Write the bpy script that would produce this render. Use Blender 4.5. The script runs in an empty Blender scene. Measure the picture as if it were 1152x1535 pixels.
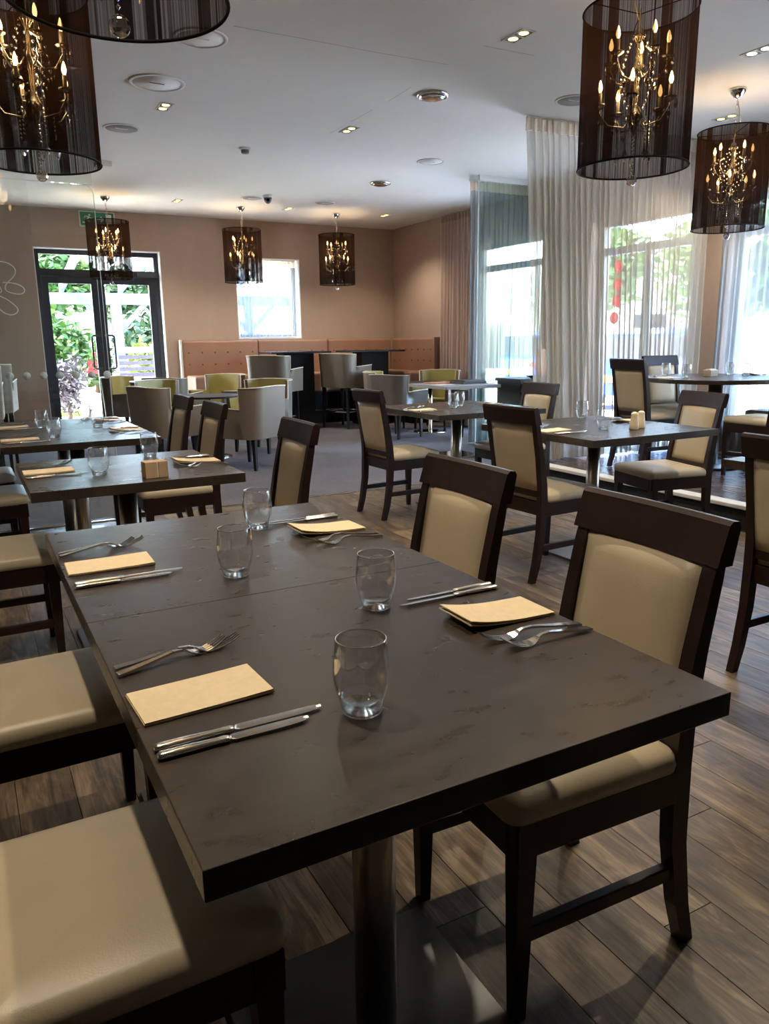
import bpy, bmesh, math, random
from mathutils import Vector, Matrix
random.seed(7)
S = bpy.context.scene
C = S.collection
PI = math.pi
# ---------------------------------------------------------------- camera
cd = bpy.data.cameras.new('camera'); cam = bpy.data.objects.new('camera', cd); C.objects.link(cam)
_r = Vector((0.87717, -0.48002, -0.012267)); _u = Vector((0.116103, 0.187236, 0.97543)); _f = Vector((0.465929, 0.857043, -0.21997))
cam.matrix_world = Matrix(((_r.x, _u.x, -_f.x, 0), (_r.y, _u.y, -_f.y, 0), (_r.z, _u.z, -_f.z, 1.25), (0, 0, 0, 1)))
cd.sensor_fit = 'VERTICAL'; cd.sensor_height = 36.0; cd.sensor_width = 27.0; cd.lens = 1144.25 * 36 / 1535
cd.clip_start = .02; cd.clip_end = 300
S.camera = cam
# ---------------------------------------------------------------- world, sun, exposure
SKY, SUN, LAMP, PEND, EXPO = 1.85, 11.0, 26.0, 3.0, 2.1
W = bpy.data.worlds.new('world'); S.world = W; W.use_nodes = True
wt = W.node_tree; wt.nodes.clear()
sky = wt.nodes.new('ShaderNodeTexSky'); sky.sky_type = 'NISHITA'; sky.sun_disc = False
sky.sun_elevation = math.radians(52); sky.sun_rotation = math.radians(280); sky.altitude = 50; sky.air_density = 1.0; sky.dust_density = 2.5
bg = wt.nodes.new('ShaderNodeBackground'); bg.inputs['Strength'].default_value = SKY
wo = wt.nodes.new('ShaderNodeOutputWorld')
wt.links.new(sky.outputs[0], bg.inputs[0]); wt.links.new(bg.outputs[0], wo.inputs[0])
sd = bpy.data.lights.new('sun', 'SUN'); sd.energy = SUN; sd.angle = math.radians(1.0); sd.color = (1, .95, .87)
so = bpy.data.objects.new('sun', sd); C.objects.link(so)
so.rotation_euler = Vector((.58, -.10, -.80)).to_track_quat('-Z', 'Y').to_euler()
S.view_settings.view_transform = 'Standard'; S.view_settings.look = 'None'
S.view_settings.exposure = EXPO; S.view_settings.gamma = 1.0; S.view_settings.use_curve_mapping = False
cy = S.cycles
cy.use_denoising = True
cy.max_bounces = 10; cy.diffuse_bounces = 4; cy.glossy_bounces = 4; cy.transmission_bounces = 8; cy.transparent_max_bounces = 24
cy.caustics_reflective = False; cy.caustics_refractive = False; cy.sample_clamp_indirect = 6.0; cy.sample_clamp_direct = 0
cy.use_light_tree = True
def portal(loc, rot, sx, sy):
    l = bpy.data.lights.new('window_portal', 'AREA'); l.shape = 'RECTANGLE'; l.size = sx; l.size_y = sy
    l.cycles.is_portal = True
    o = bpy.data.objects.new('window_portal', l); C.objects.link(o); o.location = loc; o.rotation_euler = rot
    return o
# ---------------------------------------------------------------- materials
M = {}
class NT:
    def __init__(s, name):
        m = bpy.data.materials.new(name); m.use_nodes = True; s.m = m; s.t = m.node_tree; s.t.nodes.clear()
        s.out = s.t.nodes.new('ShaderNodeOutputMaterial'); M[name] = m
    def n(s, typ, **kw):
        x = s.t.nodes.new('ShaderNode' + typ)
        for k, v in kw.items():
            if k[0] == '_': setattr(x, k[1:], v)
            else:
                key = k.replace('__', ' ')
                x.inputs[int(key[1:]) if key[0] == 'i' and key[1:].isdigit() else key].default_value = v
        return x
    def l(s, a, b): s.t.links.new(a, b)
    def ramp(s, fac, stops):
        r = s.n('ValToRGB'); e = r.color_ramp.elements
        while len(e) < len(stops): e.new(.5)
        for q, (p, c) in zip(e, stops): q.position = p; q.color = (c, c, c, 1) if isinstance(c, (int, float)) else (*c, 1)
        s.l(fac, r.inputs[0]); return r.outputs[0]
    def math(s, op, a, b=None):
        x = s.n('Math', _operation=op)
        for i, v in enumerate((a, b)):
            if v is None: continue
            if isinstance(v, (int, float)): x.inputs[i].default_value = v
            else: s.l(v, x.inputs[i])
        return x.outputs[0]
    def coords(s, scale=(1, 1, 1), which='Object'):
        tc = s.n('TexCoord'); mp = s.n('Mapping'); mp.inputs['Scale'].default_value = scale
        s.l(tc.outputs[which], mp.inputs[0]); return mp.outputs[0]
    def noise(s, vec, scale, detail=3, rough=.5):
        x = s.n('TexNoise', Scale=scale, Detail=detail, Roughness=rough)
        if vec is not None: s.l(vec, x.inputs['Vector'])
        return x.outputs[0]
    def bump(s, h, strength, dist, bsdf):
        b = s.n('Bump', Strength=strength, Distance=dist); s.l(h, b.inputs['Height']); s.l(b.outputs[0], bsdf.inputs['Normal'])
def c255(r, g, b):
    f = lambda v: (v / 255 / 12.92) if v / 255 <= .04045 else ((v / 255 + .055) / 1.055) ** 2.4
    return (f(r), f(g), f(b))
def plain(name, col, rough=.5, metal=0, coat=0, spec=.5, var=0.0, vscale=8, bump=0, bscale=60, sheen=0):
    t = NT(name); p = t.n('BsdfPrincipled', Roughness=rough, Metallic=metal)
    p.inputs['Base Color'].default_value = (*col, 1); p.inputs['Coat Weight'].default_value = coat; p.inputs['Specular IOR Level'].default_value = spec
    p.inputs['Sheen Weight'].default_value = sheen
    v = t.coords()
    if var:
        r = t.ramp(t.noise(v, vscale, 4), [(.3, tuple(x * (1 - var) for x in col)), (.7, tuple(min(1, x * (1 + var)) for x in col))])
        t.l(r, p.inputs['Base Color'])
    if bump: t.bump(t.noise(v, bscale, 4), bump, .004, p)
    t.l(p.outputs[0], t.out.inputs[0]); return t.m
def emis(name, col, st):
    t = NT(name); e = t.n('Emission', Strength=st); e.inputs[0].default_value = (*col, 1); t.l(e.outputs[0], t.out.inputs[0])
plain('wenge', c255(36, 20, 16), .36, var=.3, vscale=14, spec=.4)
plain('cream_leather', c255(184, 171, 146), .38, var=.05, vscale=6, bump=.12, bscale=320)
plain('taupe_leather', c255(122, 110, 97), .42, var=.06, vscale=5, bump=.1, bscale=260)
plain('olive_leather', c255(166, 154, 92), .45, var=.06, vscale=5, bump=.1, bscale=260)
plain('piping_leather', c255(214, 204, 184), .45)
plain('tan_leather', c255(152, 115, 95), .4, var=.08, vscale=4, bump=.08, bscale=200)
plain('tan_button', c255(120, 80, 58), .45)
plain('black_wood', c255(20, 17, 17), .45, var=.2, spec=.3)
plain('plinth_black', c255(13, 12, 13), .6, spec=.2)
plain('chrome', (.78, .77, .75), .12, metal=1)
plain('cutlery_steel', (.72, .70, .67), .16, metal=1)
plain('nickel', (.55, .5, .42), .25, metal=1)
plain('napkin', c255(222, 203, 168), .9, var=.04, vscale=90, bump=.1, bscale=700)
plain('kraft_card', c255(190, 160, 128), .8, var=.06)
plain('white_card', c255(225, 222, 214), .7)
plain('ceramic_cream', c255(225, 208, 180), .25)
plain('white_paint', c255(226, 226, 224), .55)
plain('white_plastic', c255(214, 213, 208), .45)
plain('grille_grey', c255(120, 120, 118), .6, var=.25, vscale=220)
plain('grey_plastic', c255(150, 150, 148), .5)
plain('dark_frame', c255(42, 46, 58), .4)
plain('grey_metal', c255(90, 92, 96), .4, metal=.6)
plain('exit_green', c255(20, 120, 86), .4)
plain('black_ring', c255(10, 8, 8), .8, spec=.15)
plain('candle_sleeve', c255(222, 205, 165), .5)
plain('pale_blue_timber', c255(92, 110, 134), .6, var=.06)
plain('patio_stone', c255(214, 208, 198), .85, var=.08, vscale=2)
plain('garden_white', c255(170, 168, 166), .8, var=.05)
plain('bench_slat', c255(64, 62, 74), .6)
plain('tarmac', c255(205, 204, 200), .9, var=.15, vscale=3)
plain('car_blue', c255(36, 84, 190), .22, coat=.6)
plain('car_silver', c255(180, 186, 190), .25, metal=.4, coat=.5)
plain('car_window', c255(28, 34, 40), .08)
plain('tyre', c255(22, 22, 22), .8)
plain('plate_yellow', c255(240, 200, 60), .5)
plain('bark', c255(92, 74, 58), .9, var=.3)
plain('leaf_green', c255(54, 86, 27), .6, var=.45, vscale=3)
plain('leaf_dark', c255(34, 62, 26), .6, var=.45, vscale=3)
plain('leaf_purple', c255(59, 52, 62), .6, var=.4, vscale=5)
plain('leaf_lime', c255(99, 121, 38), .6, var=.35, vscale=4)
plain('flower_red', c255(214, 40, 44), .6)
plain('flower_pink', c255(214, 80, 150), .6)
plain('lawn', c255(105, 137, 53), .9, var=.15, vscale=6)
plain('roof_slate', c255(120, 116, 114), .8)
t = NT('sticker_red'); d = t.n('BsdfDiffuse'); d.inputs[0].default_value = (.72, .05, .04, 1); tl = t.n('BsdfTranslucent'); tl.inputs[0].default_value = (.8, .07, .05, 1); mx = t.n('MixShader'); mx.inputs[0].default_value = .6; t.l(d.outputs[0], mx.inputs[1]); t.l(tl.outputs[0], mx.inputs[2]); t.l(mx.outputs[0], t.out.inputs[0])
plain('menu_cover', c255(66, 56, 54), .5)
plain('menu_tan', c255(196, 140, 100), .55)
emis('bulb_glow', (1, .55, .17), 7)
emis('lamp_glow', (1, .66, .22), 1.1)
emis('lamp_white', (1, .95, .85), 2)
def wood_floor(name, c1, c2, c3, rough):
    t = NT(name); p = t.n('BsdfPrincipled', Roughness=rough)
    oi = t.n('ObjectInfo'); tc = t.n('TexCoord'); mp = t.n('Mapping'); mp.inputs['Scale'].default_value = (70, 3.2, 70)
    off = t.n('CombineXYZ'); t.l(t.math('MULTIPLY', oi.outputs['Random'], 37.0), off.inputs[0]); t.l(t.math('MULTIPLY', oi.outputs['Random'], 91.0), off.inputs[1])
    va = t.n('VectorMath', _operation='ADD'); t.l(tc.outputs['Object'], va.inputs[0]); t.l(off.outputs[0], va.inputs[1]); t.l(va.outputs[0], mp.inputs[0])
    _g = t.n('TexNoise', Scale=1.0, Detail=8, Roughness=.7, Distortion=.9); t.l(mp.outputs[0], _g.inputs['Vector']); g = _g.outputs[0]
    mp2 = t.n('Mapping'); mp2.inputs['Scale'].default_value = (9, 2.2, 9); t.l(va.outputs[0], mp2.inputs[0])
    _h = t.n('TexNoise', Scale=1.6, Detail=5, Roughness=.6, Distortion=1.4); t.l(mp2.outputs[0], _h.inputs['Vector']); h = _h.outputs[0]
    mx = t.math('ADD', t.math('MULTIPLY', g, .48), t.math('MULTIPLY', h, .52))
    mx = t.math('ADD', mx, t.math('MULTIPLY', t.math('SUBTRACT', oi.outputs['Random'], .5), .10))
    col = t.ramp(mx, [(.36, c1), (.5, c2), (.63, c3)])
    t.l(col, p.inputs['Base Color']); t.bump(g, .25 if rough > .3 else .06, .003, p)
    t.l(t.ramp(g, [(.3, rough - .06), (.7, rough + .14)]), p.inputs['Roughness'])
    t.l(p.outputs[0], t.out.inputs[0])
wood_floor('plank_wood', c255(56, 46, 35), c255(94, 79, 61), c255(142, 122, 97), .36)
wood_floor('platform_wood', c255(40, 28, 26), c255(66, 50, 46), c255(92, 74, 68), .22)
plain('joint_dark', c255(30, 24, 20), .8)
def table_top():
    t = NT('table_laminate'); p = t.n('BsdfPrincipled', Roughness=.4); v = t.coords()
    mp = t.n('Mapping'); mp.inputs['Scale'].default_value = (4, 9, 4); mp.inputs['Rotation'].default_value = (0, 0, .5); t.l(v, mp.inputs[0])
    nz = t.n('TexNoise', Scale=3, Detail=6, Roughness=.6, Distortion=.5); t.l(mp.outputs[0], nz.inputs['Vector'])
    col = t.ramp(nz.outputs[0], [(.3, c255(47, 40, 34)), (.55, c255(53, 45, 38)), (.75, c255(59, 51, 43))])
    t.l(col, p.inputs['Base Color'])
    fine = t.n('TexNoise', Scale=15, Detail=4, Roughness=.65, Distortion=1.0); t.l(mp.outputs[0], fine.inputs['Vector'])
    t.bump(fine.outputs[0], .05, .0012, p)
    t.l(t.ramp(nz.outputs[0], [(.35, .27), (.65, .33)]), p.inputs['Roughness']); p.inputs['Specular IOR Level'].default_value = .6
    t.l(p.outputs[0], t.out.inputs[0])
table_top()
plain('table_edge', c255(40, 31, 26), .4)
def brushed(name, col, rough):
    t = NT(name); p = t.n('BsdfPrincipled', Roughness=rough, Metallic=1.0); p.inputs['Base Color'].default_value = (*col, 1)
    v = t.coords((6, 6, 260)); n = t.noise(v, 3, 3); t.bump(n, .04, .0005, p)
    t.l(t.ramp(n, [(.3, rough - .06), (.7, rough + .08)]), p.inputs['Roughness'])
    t.l(p.outputs[0], t.out.inputs[0])
plain('brushed_steel', (.55, .50, .43), .28, metal=1)
plain('base_steel', (.26, .26, .27), .3, metal=1)
def wall_mat(name, col, var):
    t = NT(name); p = t.n('BsdfPrincipled', Roughness=.8); v = t.coords((1, 1, .25))
    n = t.noise(v, 5, 5, .6); m2 = t.noise(t.coords((40, 40, 4)), 4, 3)
    x = t.math('ADD', t.math('MULTIPLY', n, .6), t.math('MULTIPLY', m2, .4))
    t.l(t.ramp(x, [(.35, tuple(c * (1 - var) for c in col)), (.65, tuple(c * (1 + var) for c in col))]), p.inputs['Base Color'])
    t.bump(m2, .06, .003, p); t.l(p.outputs[0], t.out.inputs[0])
wall_mat('wallpaper', c255(172, 150, 136), .05)
wall_mat('wall_white', c255(226, 222, 214), .02)
wall_mat('ceiling_paint', c255(226, 225, 220), .015)
def carpet():
    t = NT('carpet'); p = t.n('BsdfPrincipled', Roughness=.95); v = t.coords()
    a = t.noise(v, 1.6, 4, .6); b = t.noise(v, 140, 2); c = t.noise(v, 28, 3)
    x = t.math('ADD', t.math('ADD', t.math('MULTIPLY', a, .4), t.math('MULTIPLY', b, .35)), t.math('MULTIPLY', c, .25))
    t.l(t.ramp(x, [(.35, c255(70, 66, 68)), (.65, c255(102, 97, 100))]), p.inputs['Base Color'])
    t.bump(b, .5, .004, p); t.l(p.outputs[0], t.out.inputs[0])
carpet()
plain('dark_carpet', c255(34, 34, 36), .95, var=.3, vscale=60, bump=.4, bscale=140)
def thin_glass(name, tint, edge, refl=1.0, rough=0.0):
    t = NT(name); tr = t.n('BsdfTransparent'); gl = t.n('BsdfGlossy', Roughness=rough); gl.inputs[0].default_value = (.95, .97, .97, 1)
    lw = t.n('LayerWeight', Blend=.5); fr = t.math('ADD', t.math('MULTIPLY', t.math('POWER', lw.outputs['Facing'], 4.5), .9), .04)
    t.l(t.ramp(lw.outputs['Facing'], [(.0, tint), (.66, tint), (1.0, edge)]), tr.inputs[0])
    mx = t.n('MixShader'); t.l(t.math('MULTIPLY', fr, refl), mx.inputs[0]); t.l(tr.outputs[0], mx.inputs[1]); t.l(gl.outputs[0], mx.inputs[2])
    t.l(mx.outputs[0], t.out.inputs[0])
thin_glass('pane_glass', (.97, .98, .975), (.9, .94, .92), .8)
thin_glass('screen_glass', (.93, .96, .945), (.7, .8, .75), 1.0)
thin_glass('green_glass', (.84, .93, .88), (.6, .8, .7), .9)
thin_glass('tumbler_glass', (.972, .976, .976), (.22, .24, .25), 2.8)
thin_glass('tumbler_rim', (.9, .9, .9), (.6, .6, .6), 10.0)
thin_glass('crystal_glass', (.80, .76, .70), (.30, .26, .2), 9.0)
t = NT('tumbler_base'); g = t.n('BsdfGlass', IOR=1.45, Roughness=0.0); g.inputs[0].default_value = (.97, .98, .98, 1)
t2 = t.n('BsdfTransparent'); mx = t.n('MixShader'); mx.inputs[0].default_value = .35; t.l(g.outputs[0], mx.inputs[1]); t.l(t2.outputs[0], mx.inputs[2]); t.l(mx.outputs[0], t.out.inputs[0])
t = NT('dot_film'); d = t.n('BsdfDiffuse'); d.inputs[0].default_value = (.82, .86, .86, 1); tl = t.n('BsdfTranslucent'); tl.inputs[0].default_value = (.85, .9, .9, 1)
mx = t.n('MixShader'); mx.inputs[0].default_value = .5; t.l(d.outputs[0], mx.inputs[1]); t.l(tl.outputs[0], mx.inputs[2]); t.l(mx.outputs[0], t.out.inputs[0])
def sheer(name, col, open_, edge_open):
    t = NT(name); d = t.n('BsdfDiffuse'); d.inputs[0].default_value = (*col, 1); tl = t.n('BsdfTranslucent'); tl.inputs[0].default_value = (*col, 1)
    m1 = t.n('MixShader'); m1.inputs[0].default_value = .5; t.l(d.outputs[0], m1.inputs[1]); t.l(tl.outputs[0], m1.inputs[2])
    tr = t.n('BsdfTransparent'); lw = t.n('LayerWeight', Blend=.5)
    f = t.ramp(lw.outputs['Facing'], [(0, open_), (.5, open_), (1, edge_open)])
    m2 = t.n('MixShader'); t.l(f, m2.inputs[0]); t.l(m1.outputs[0], m2.inputs[1]); t.l(tr.outputs[0], m2.inputs[2]); t.l(m2.outputs[0], t.out.inputs[0])
sheer('sheer_cream', c255(190, 180, 164), .30, .06)
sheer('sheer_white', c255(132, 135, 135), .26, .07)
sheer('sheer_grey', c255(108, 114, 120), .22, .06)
sheer('mauve_curtain', c255(222, 203, 194), .04, .0)
sheer('curtain_tape', c255(206, 190, 168), .12, .02)
def string_shade():
    t = NT('string_shade'); tc = t.n('TexCoord'); sx = t.n('SeparateXYZ'); t.l(tc.outputs['Object'], sx.inputs[0])
    a = t.math('ARCTAN2', sx.outputs[1], sx.outputs[0])
    def n1(sc, det=2):
        x = t.n('TexNoise', _noise_dimensions='1D', Scale=sc, Detail=det); t.l(a, x.inputs['W']); return x.outputs[0]
    co = t.ramp(n1(3.3), [(.535, 0.0), (.575, .45)]); fi = t.ramp(n1(38), [(.36, 0.0), (.64, 1.0)])
    op = t.math('ADD', co, t.math('MULTIPLY', fi, .27)); lw = t.n('LayerWeight', Blend=.5); op = t.math('ADD', op, t.math('MULTIPLY', t.math('POWER', lw.outputs['Facing'], 3.0), .35)); op = t.math('ADD', op, .56); op = t.math('MINIMUM', op, .97)
    d = t.n('BsdfDiffuse'); d.inputs[0].default_value = (.009, .006, .0055, 1); tl = t.n('BsdfTranslucent'); tl.inputs[0].default_value = (.018, .009, .006, 1)
    m1 = t.n('MixShader'); m1.inputs[0].default_value = .45; t.l(d.outputs[0], m1.inputs[1]); t.l(tl.outputs[0], m1.inputs[2])
    tr = t.n('BsdfTransparent'); m2 = t.n('MixShader'); t.l(op, m2.inputs[0]); t.l(tr.outputs[0], m2.inputs[1]); t.l(m1.outputs[0], m2.inputs[2]); t.l(m2.outputs[0], t.out.inputs[0])
string_shade()
# ---------------------------------------------------------------- mesh helpers
class B:
    """collects shapes for ONE mesh"""
    def __init__(s): s.v = []; s.f = []; s.sm = []
    def add(s, vs, fs, smooth=False):
        o = len(s.v); s.v += [tuple(v) for v in vs]; s.f += [tuple(i + o for i in f) for f in fs]; s.sm += [smooth] * len(fs); return s
    def box(s, x0, x1, y0, y1, z0, z1, bev=0):
        if bev <= 0 or min(abs(x1 - x0), abs(y1 - y0), abs(z1 - z0)) < bev * 2.2:
            return s.add([(x0, y0, z0), (x1, y0, z0), (x1, y1, z0), (x0, y1, z0), (x0, y0, z1), (x1, y0, z1), (x1, y1, z1), (x0, y1, z1)],
                         [(3, 2, 1, 0), (4, 5, 6, 7), (0, 1, 5, 4), (1, 2, 6, 5), (2, 3, 7, 6), (3, 0, 4, 7)])
        bm = bmesh.new(); bmesh.ops.create_cube(bm, size=1)
        for v in bm.verts: v.co = ((x0 + x1) / 2 + v.co.x * (x1 - x0), (y0 + y1) / 2 + v.co.y * (y1 - y0), (z0 + z1) / 2 + v.co.z * (z1 - z0))
        bmesh.ops.bevel(bm, geom=bm.edges[:], offset=bev, segments=2, profile=.5, affect='EDGES')
        bm.verts.index_update(); s.add([v.co[:] for v in bm.verts], [[v.index for v in f.verts] for f in bm.faces]); bm.free(); return s
    def lathe(s, prof, n=24, cx=0, cy=0, cz=0, smooth=True):
        vs = []; fs = []
        for r, z in prof:
            for i in range(n):
                a = 2 * PI * i / n; vs.append((cx + r * math.cos(a), cy + r * math.sin(a), cz + z))
        for k in range(len(prof) - 1):
            for i in range(n):
                j = (i + 1) % n; fs.append((k * n + i, k * n + j, (k + 1) * n + j, (k + 1) * n + i))
        if prof[0][0] > 1e-6: fs.append(tuple(range(n - 1, -1, -1)))
        if prof[-1][0] > 1e-6: k = (len(prof) - 1) * n; fs.append(tuple(range(k, k + n)))
        return s.add(vs, fs, smooth)
    def tube(s, pts, r, n=8, closed=False, smooth=True):
        pts = [Vector(p) for p in pts]; m = len(pts); vs = []; fs = []
        rs = r if isinstance(r, (list, tuple)) else [r] * m
        up = Vector((0, 0, 1)); prev = None
        for k in range(m):
            if closed: d = pts[(k + 1) % m] - pts[k - 1]
            else: d = pts[min(k + 1, m - 1)] - pts[max(k - 1, 0)]
            d.normalize()
            if prev is None:
                a = up if abs(d.z) < .9 else Vector((1, 0, 0)); x = a.cross(d).normalized()
            else:
                x = (prev - d * prev.dot(d)).normalized()
            y = d.cross(x); prev = x
            for i in range(n):
                t = 2 * PI * i / n; vs.append(pts[k] + (x * math.cos(t) + y * math.sin(t)) * rs[k])
        for k in range(m if closed else m - 1):
            k2 = (k + 1) % m
            for i in range(n):
                j = (i + 1) % n; fs.append((k * n + i, k * n + j, k2 * n + j, k2 * n + i))
        if not closed: fs.append(tuple(range(n - 1, -1, -1))); fs.append(tuple(range((m - 1) * n, m * n)))
        return s.add(vs, fs, smooth)
    def sweep(s, secs, smooth=False):
        """secs: list of equal-length rings of points; caps both ends"""
        n = len(secs[0]); vs = [p for r in secs for p in r]; fs = []
        for k in range(len(secs) - 1):
            for i in range(n):
                j = (i + 1) % n; fs.append((k * n + i, k * n + j, (k + 1) * n + j, (k + 1) * n + i))
        fs.append(tuple(range(n - 1, -1, -1))); fs.append(tuple(range((len(secs) - 1) * n, len(secs) * n)))
        return s.add(vs, fs, smooth)
    def rrect(s, w, d, rad, prof, cx=0, cy=0, cz=0, seg=4, smooth=True):
        """stack of rounded rectangles; prof = [(inset, z)], capped top and bottom"""
        secs = []
        for ins, z in prof:
            W2, D2 = w / 2 - ins, d / 2 - ins; r = max(min(rad - ins * .6, W2 * .98, D2 * .98), .0015); ring = []
            for qx, qy, a0 in ((1, 1, 0), (-1, 1, 90), (-1, -1, 180), (1, -1, 270)):
                for i in range(seg + 1):
                    a = math.radians(a0 + 90 * i / seg); ring.append((cx + qx * (W2 - r) + r * math.cos(a), cy + qy * (D2 - r) + r * math.sin(a), cz + z))
            secs.append(ring)
        return s.sweep(secs, smooth)
    def prism(s, poly, axis, a, b, smooth=False):
        """2D polygon extruded along axis ('x': poly=(y,z), 'y': poly=(x,z), 'z': poly=(x,y))"""
        f = {'x': lambda p, t: (t, p[0], p[1]), 'y': lambda p, t: (p[0], t, p[1]), 'z': lambda p, t: (p[0], p[1], t)}[axis]
        return s.sweep([[f(p, a) for p in poly], [f(p, b) for p in poly]], smooth)
    def mesh(s, name, mat):
        me = bpy.data.meshes.new(name); me.from_pydata(s.v, [], s.f); me.materials.append(M[mat])
        me.polygons.foreach_set('use_smooth', s.sm); me.update()
        bm = bmesh.new(); bm.from_mesh(me); bmesh.ops.recalc_face_normals(bm, faces=bm.faces[:]); bm.to_mesh(me); bm.free()
        return me
    def obj(s, name, mat, parent=None, loc=(0, 0, 0), rot=(0, 0, 0)):
        return inst(name, s.mesh(name, mat), parent, loc, rot)
def inst(name, me, parent=None, loc=(0, 0, 0), rot=(0, 0, 0), sc=None):
    o = bpy.data.objects.new(name, me); C.objects.link(o); o.parent = parent; o.location = loc; o.rotation_euler = rot
    if sc: o.scale = sc
    return o
def tag(o, label, cat, group=None):
    o['label'] = label; o['category'] = cat
    if group: o['group'] = group
    return o
def thing(name, label, cat, loc=(0, 0, 0), rz=0, group=None):
    o = inst(name, None, None, loc, (0, 0, math.radians(rz))); o.empty_display_size = .1
    return tag(o, label, cat, group)
def copy_tree(o, parent=None):
    c = o.copy(); C.objects.link(c); c.parent = parent
    for ch in list(o.children): copy_tree(ch, c)
    return c
def place(proto, used, loc, rz, label, group=None):
    o = proto if not used else copy_tree(proto)
    used.append(1); o.location = loc; o.rotation_euler = (0, 0, math.radians(rz)); o['label'] = label
    if group: o['group'] = group
    return o
def struct(name, b, mat, parent=None):
    o = b.obj(name, mat, parent)
    if parent is None: o['kind'] = 'structure'
    return o
CEIL, YB, XR, XL, YF = 3.0, 11.46, 6.45, -2.6, -2.6
# ---------------------------------------------------------------- room shell
fl = struct('floor', B().box(XL, XR, YF, 5.68, -.10, -.006), 'joint_dark')
pk = B().box(-.0742, .0742, -.599, .599, -.005, 0, .0012).mesh('plank', 'plank_wood')
for ix in range(-3, 29):
    x = .075 + ix * .15
    off = (ix * 7 % 5) * .24
    for iy in range(-1, 6):
        y0 = iy * 1.2 - off; y1 = y0 + 1.2
        y1c = min(y1, 5.655); y0c = max(y0, .35 if ix > 0 else .6)
        if y1c - y0c < .1: continue
        o = inst('plank', pk, fl, (x, (y0c + y1c) / 2, 0), sc=(1, (y1c - y0c) / 1.2, 1))
fl2 = struct('floor_carpet', B().box(XL, XR, 5.68, YB, -.10, .002), 'carpet'); fl2.name = 'floor'
struct('trim_1', B().box(XL, 4.39, 5.655, 5.69, -.006, .008, .003), 'chrome')
pf = struct('floor_platform', B().box(4.41, XR, YF, 5.72, -.1, .152), 'dark_carpet'); pf.name = 'floor'
pk2 = B().box(-.0742, .0742, -.599, .599, -.005, 0, .0012).mesh('plank', 'platform_wood')
for ix in range(0, 14):
    x = 4.51 + .07 + ix * .15
    if x > 6.42: continue
    for iy in range(0, 4):
        y0 = 1.5 + iy * 1.2 - (ix * 3 % 5) * .24; y1 = min(y0 + 1.2, 5.7)
        if y1 - y0 > .1: inst('plank', pk2, pf, (x, (y0 + y1) / 2, .158), sc=(1, (y1 - y0) / 1.2, 1))
struct('trim_2', B().box(4.385, 4.50, YF, 5.72, .135, .163, .005), 'white_plastic')
ce = struct('ceiling', B().box(XL - .3, XR + .3, YF - .3, YB + .4, CEIL, CEIL + .2), 'ceiling_paint')
plain('crack_grey', c255(120, 116, 110), .9)
for pts in ([(1.59, 4.645), (2.02, 4.64), (2.49, 4.643), (3.03, 4.625)], [(3.045, 5.12), (3.06, 5.5)], [(3.055, 5.73), (3.05, 6.10)], [(3.05, 6.25), (3.048, 6.5)], [(3.04, 4.25), (3.43, 4.243)]):
    B().tube([(x, y, CEIL + .0012) for x, y in pts], .0022, 4).obj('crack', 'crack_grey', ce)
def wall_x(name, y, t, x0, x1, z0, z1, holes, mat):
    """wall along X (thickness t towards +y) with rectangular holes (x0,x1,z0,z1)"""
    b = B(); xs = sorted({x0, x1, *[h[0] for h in holes], *[h[1] for h in holes]})
    for a, c in zip(xs, xs[1:]):
        hs = sorted([h for h in holes if h[0] <= a + 1e-6 and h[1] >= c - 1e-6], key=lambda h: h[2]); z = z0
        for h in hs:
            if h[2] > z + 1e-6: b.box(a, c, y, y + t, z, h[2])
            z = h[3]
        if z < z1 - 1e-6: b.box(a, c, y, y + t, z, z1)
    return struct(name, b, mat)
def wall_y(name, x, t, y0, y1, z0, z1, holes, mat):
    b = B(); ys = sorted({y0, y1, *[h[0] for h in holes], *[h[1] for h in holes]})
    for a, c in zip(ys, ys[1:]):
        hs = sorted([h for h in holes if h[0] <= a + 1e-6 and h[1] >= c - 1e-6], key=lambda h: h[2]); z = z0
        for h in hs:
            if h[2] > z + 1e-6: b.box(x, x + t, a, c, z, h[2])
            z = h[3]
        if z < z1 - 1e-6: b.box(x, x + t, a, c, z, z1)
    return struct(name, b, mat)
DOOR = (1.02, 2.67, 0.0, 2.505); WINB = (3.76, 4.785, 1.285, 2.475)
wall_x('wall_back', YB, .30, XL - .3, XR + .3, -.1, CEIL, [DOOR, WINB], 'wallpaper')
RW = [(5.45, 6.88, .02, 2.51), (7.72, 8.95, .02, 2.51), (3.25, 5.05, .42, 2.51), (.9, 2.9, .42, 2.51)]
wall_y('wall_right', XR, .30, YF, YB, -.1, CEIL, RW, 'wallpaper')
wall_y('wall_left', XL - .3, .30, YF - .3, YB, -.1, CEIL, [], 'wallpaper')
wall_x('wall_front', YF - .3, .30, XL, XR + .3, -.1, CEIL, [], 'wallpaper')
# white reveals of door and window
b = B(); x0, x1, z0, z1 = DOOR
b.box(x0, x0 + .012, YB - .004, YB + .3, 0, z1); b.box(x1 - .012, x1, YB - .004, YB + .3, 0, z1); b.box(x0 + .012, x1 - .012, YB - .004, YB + .3, z1 - .012, z1)
struct('trim_3', b, 'white_paint')
b = B(); x0, x1, z0, z1 = WINB
for q in ((x0, x0 + .012, z0, z1), (x1 - .012, x1, z0, z1), (x0 + .012, x1 - .012, z1 - .012, z1), (x0 + .012, x1 - .012, z0, z0 + .02)): b.box(q[0], q[1], YB - .006, YB + .28, q[2], q[3])
struct('trim_4', b, 'white_paint')
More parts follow.
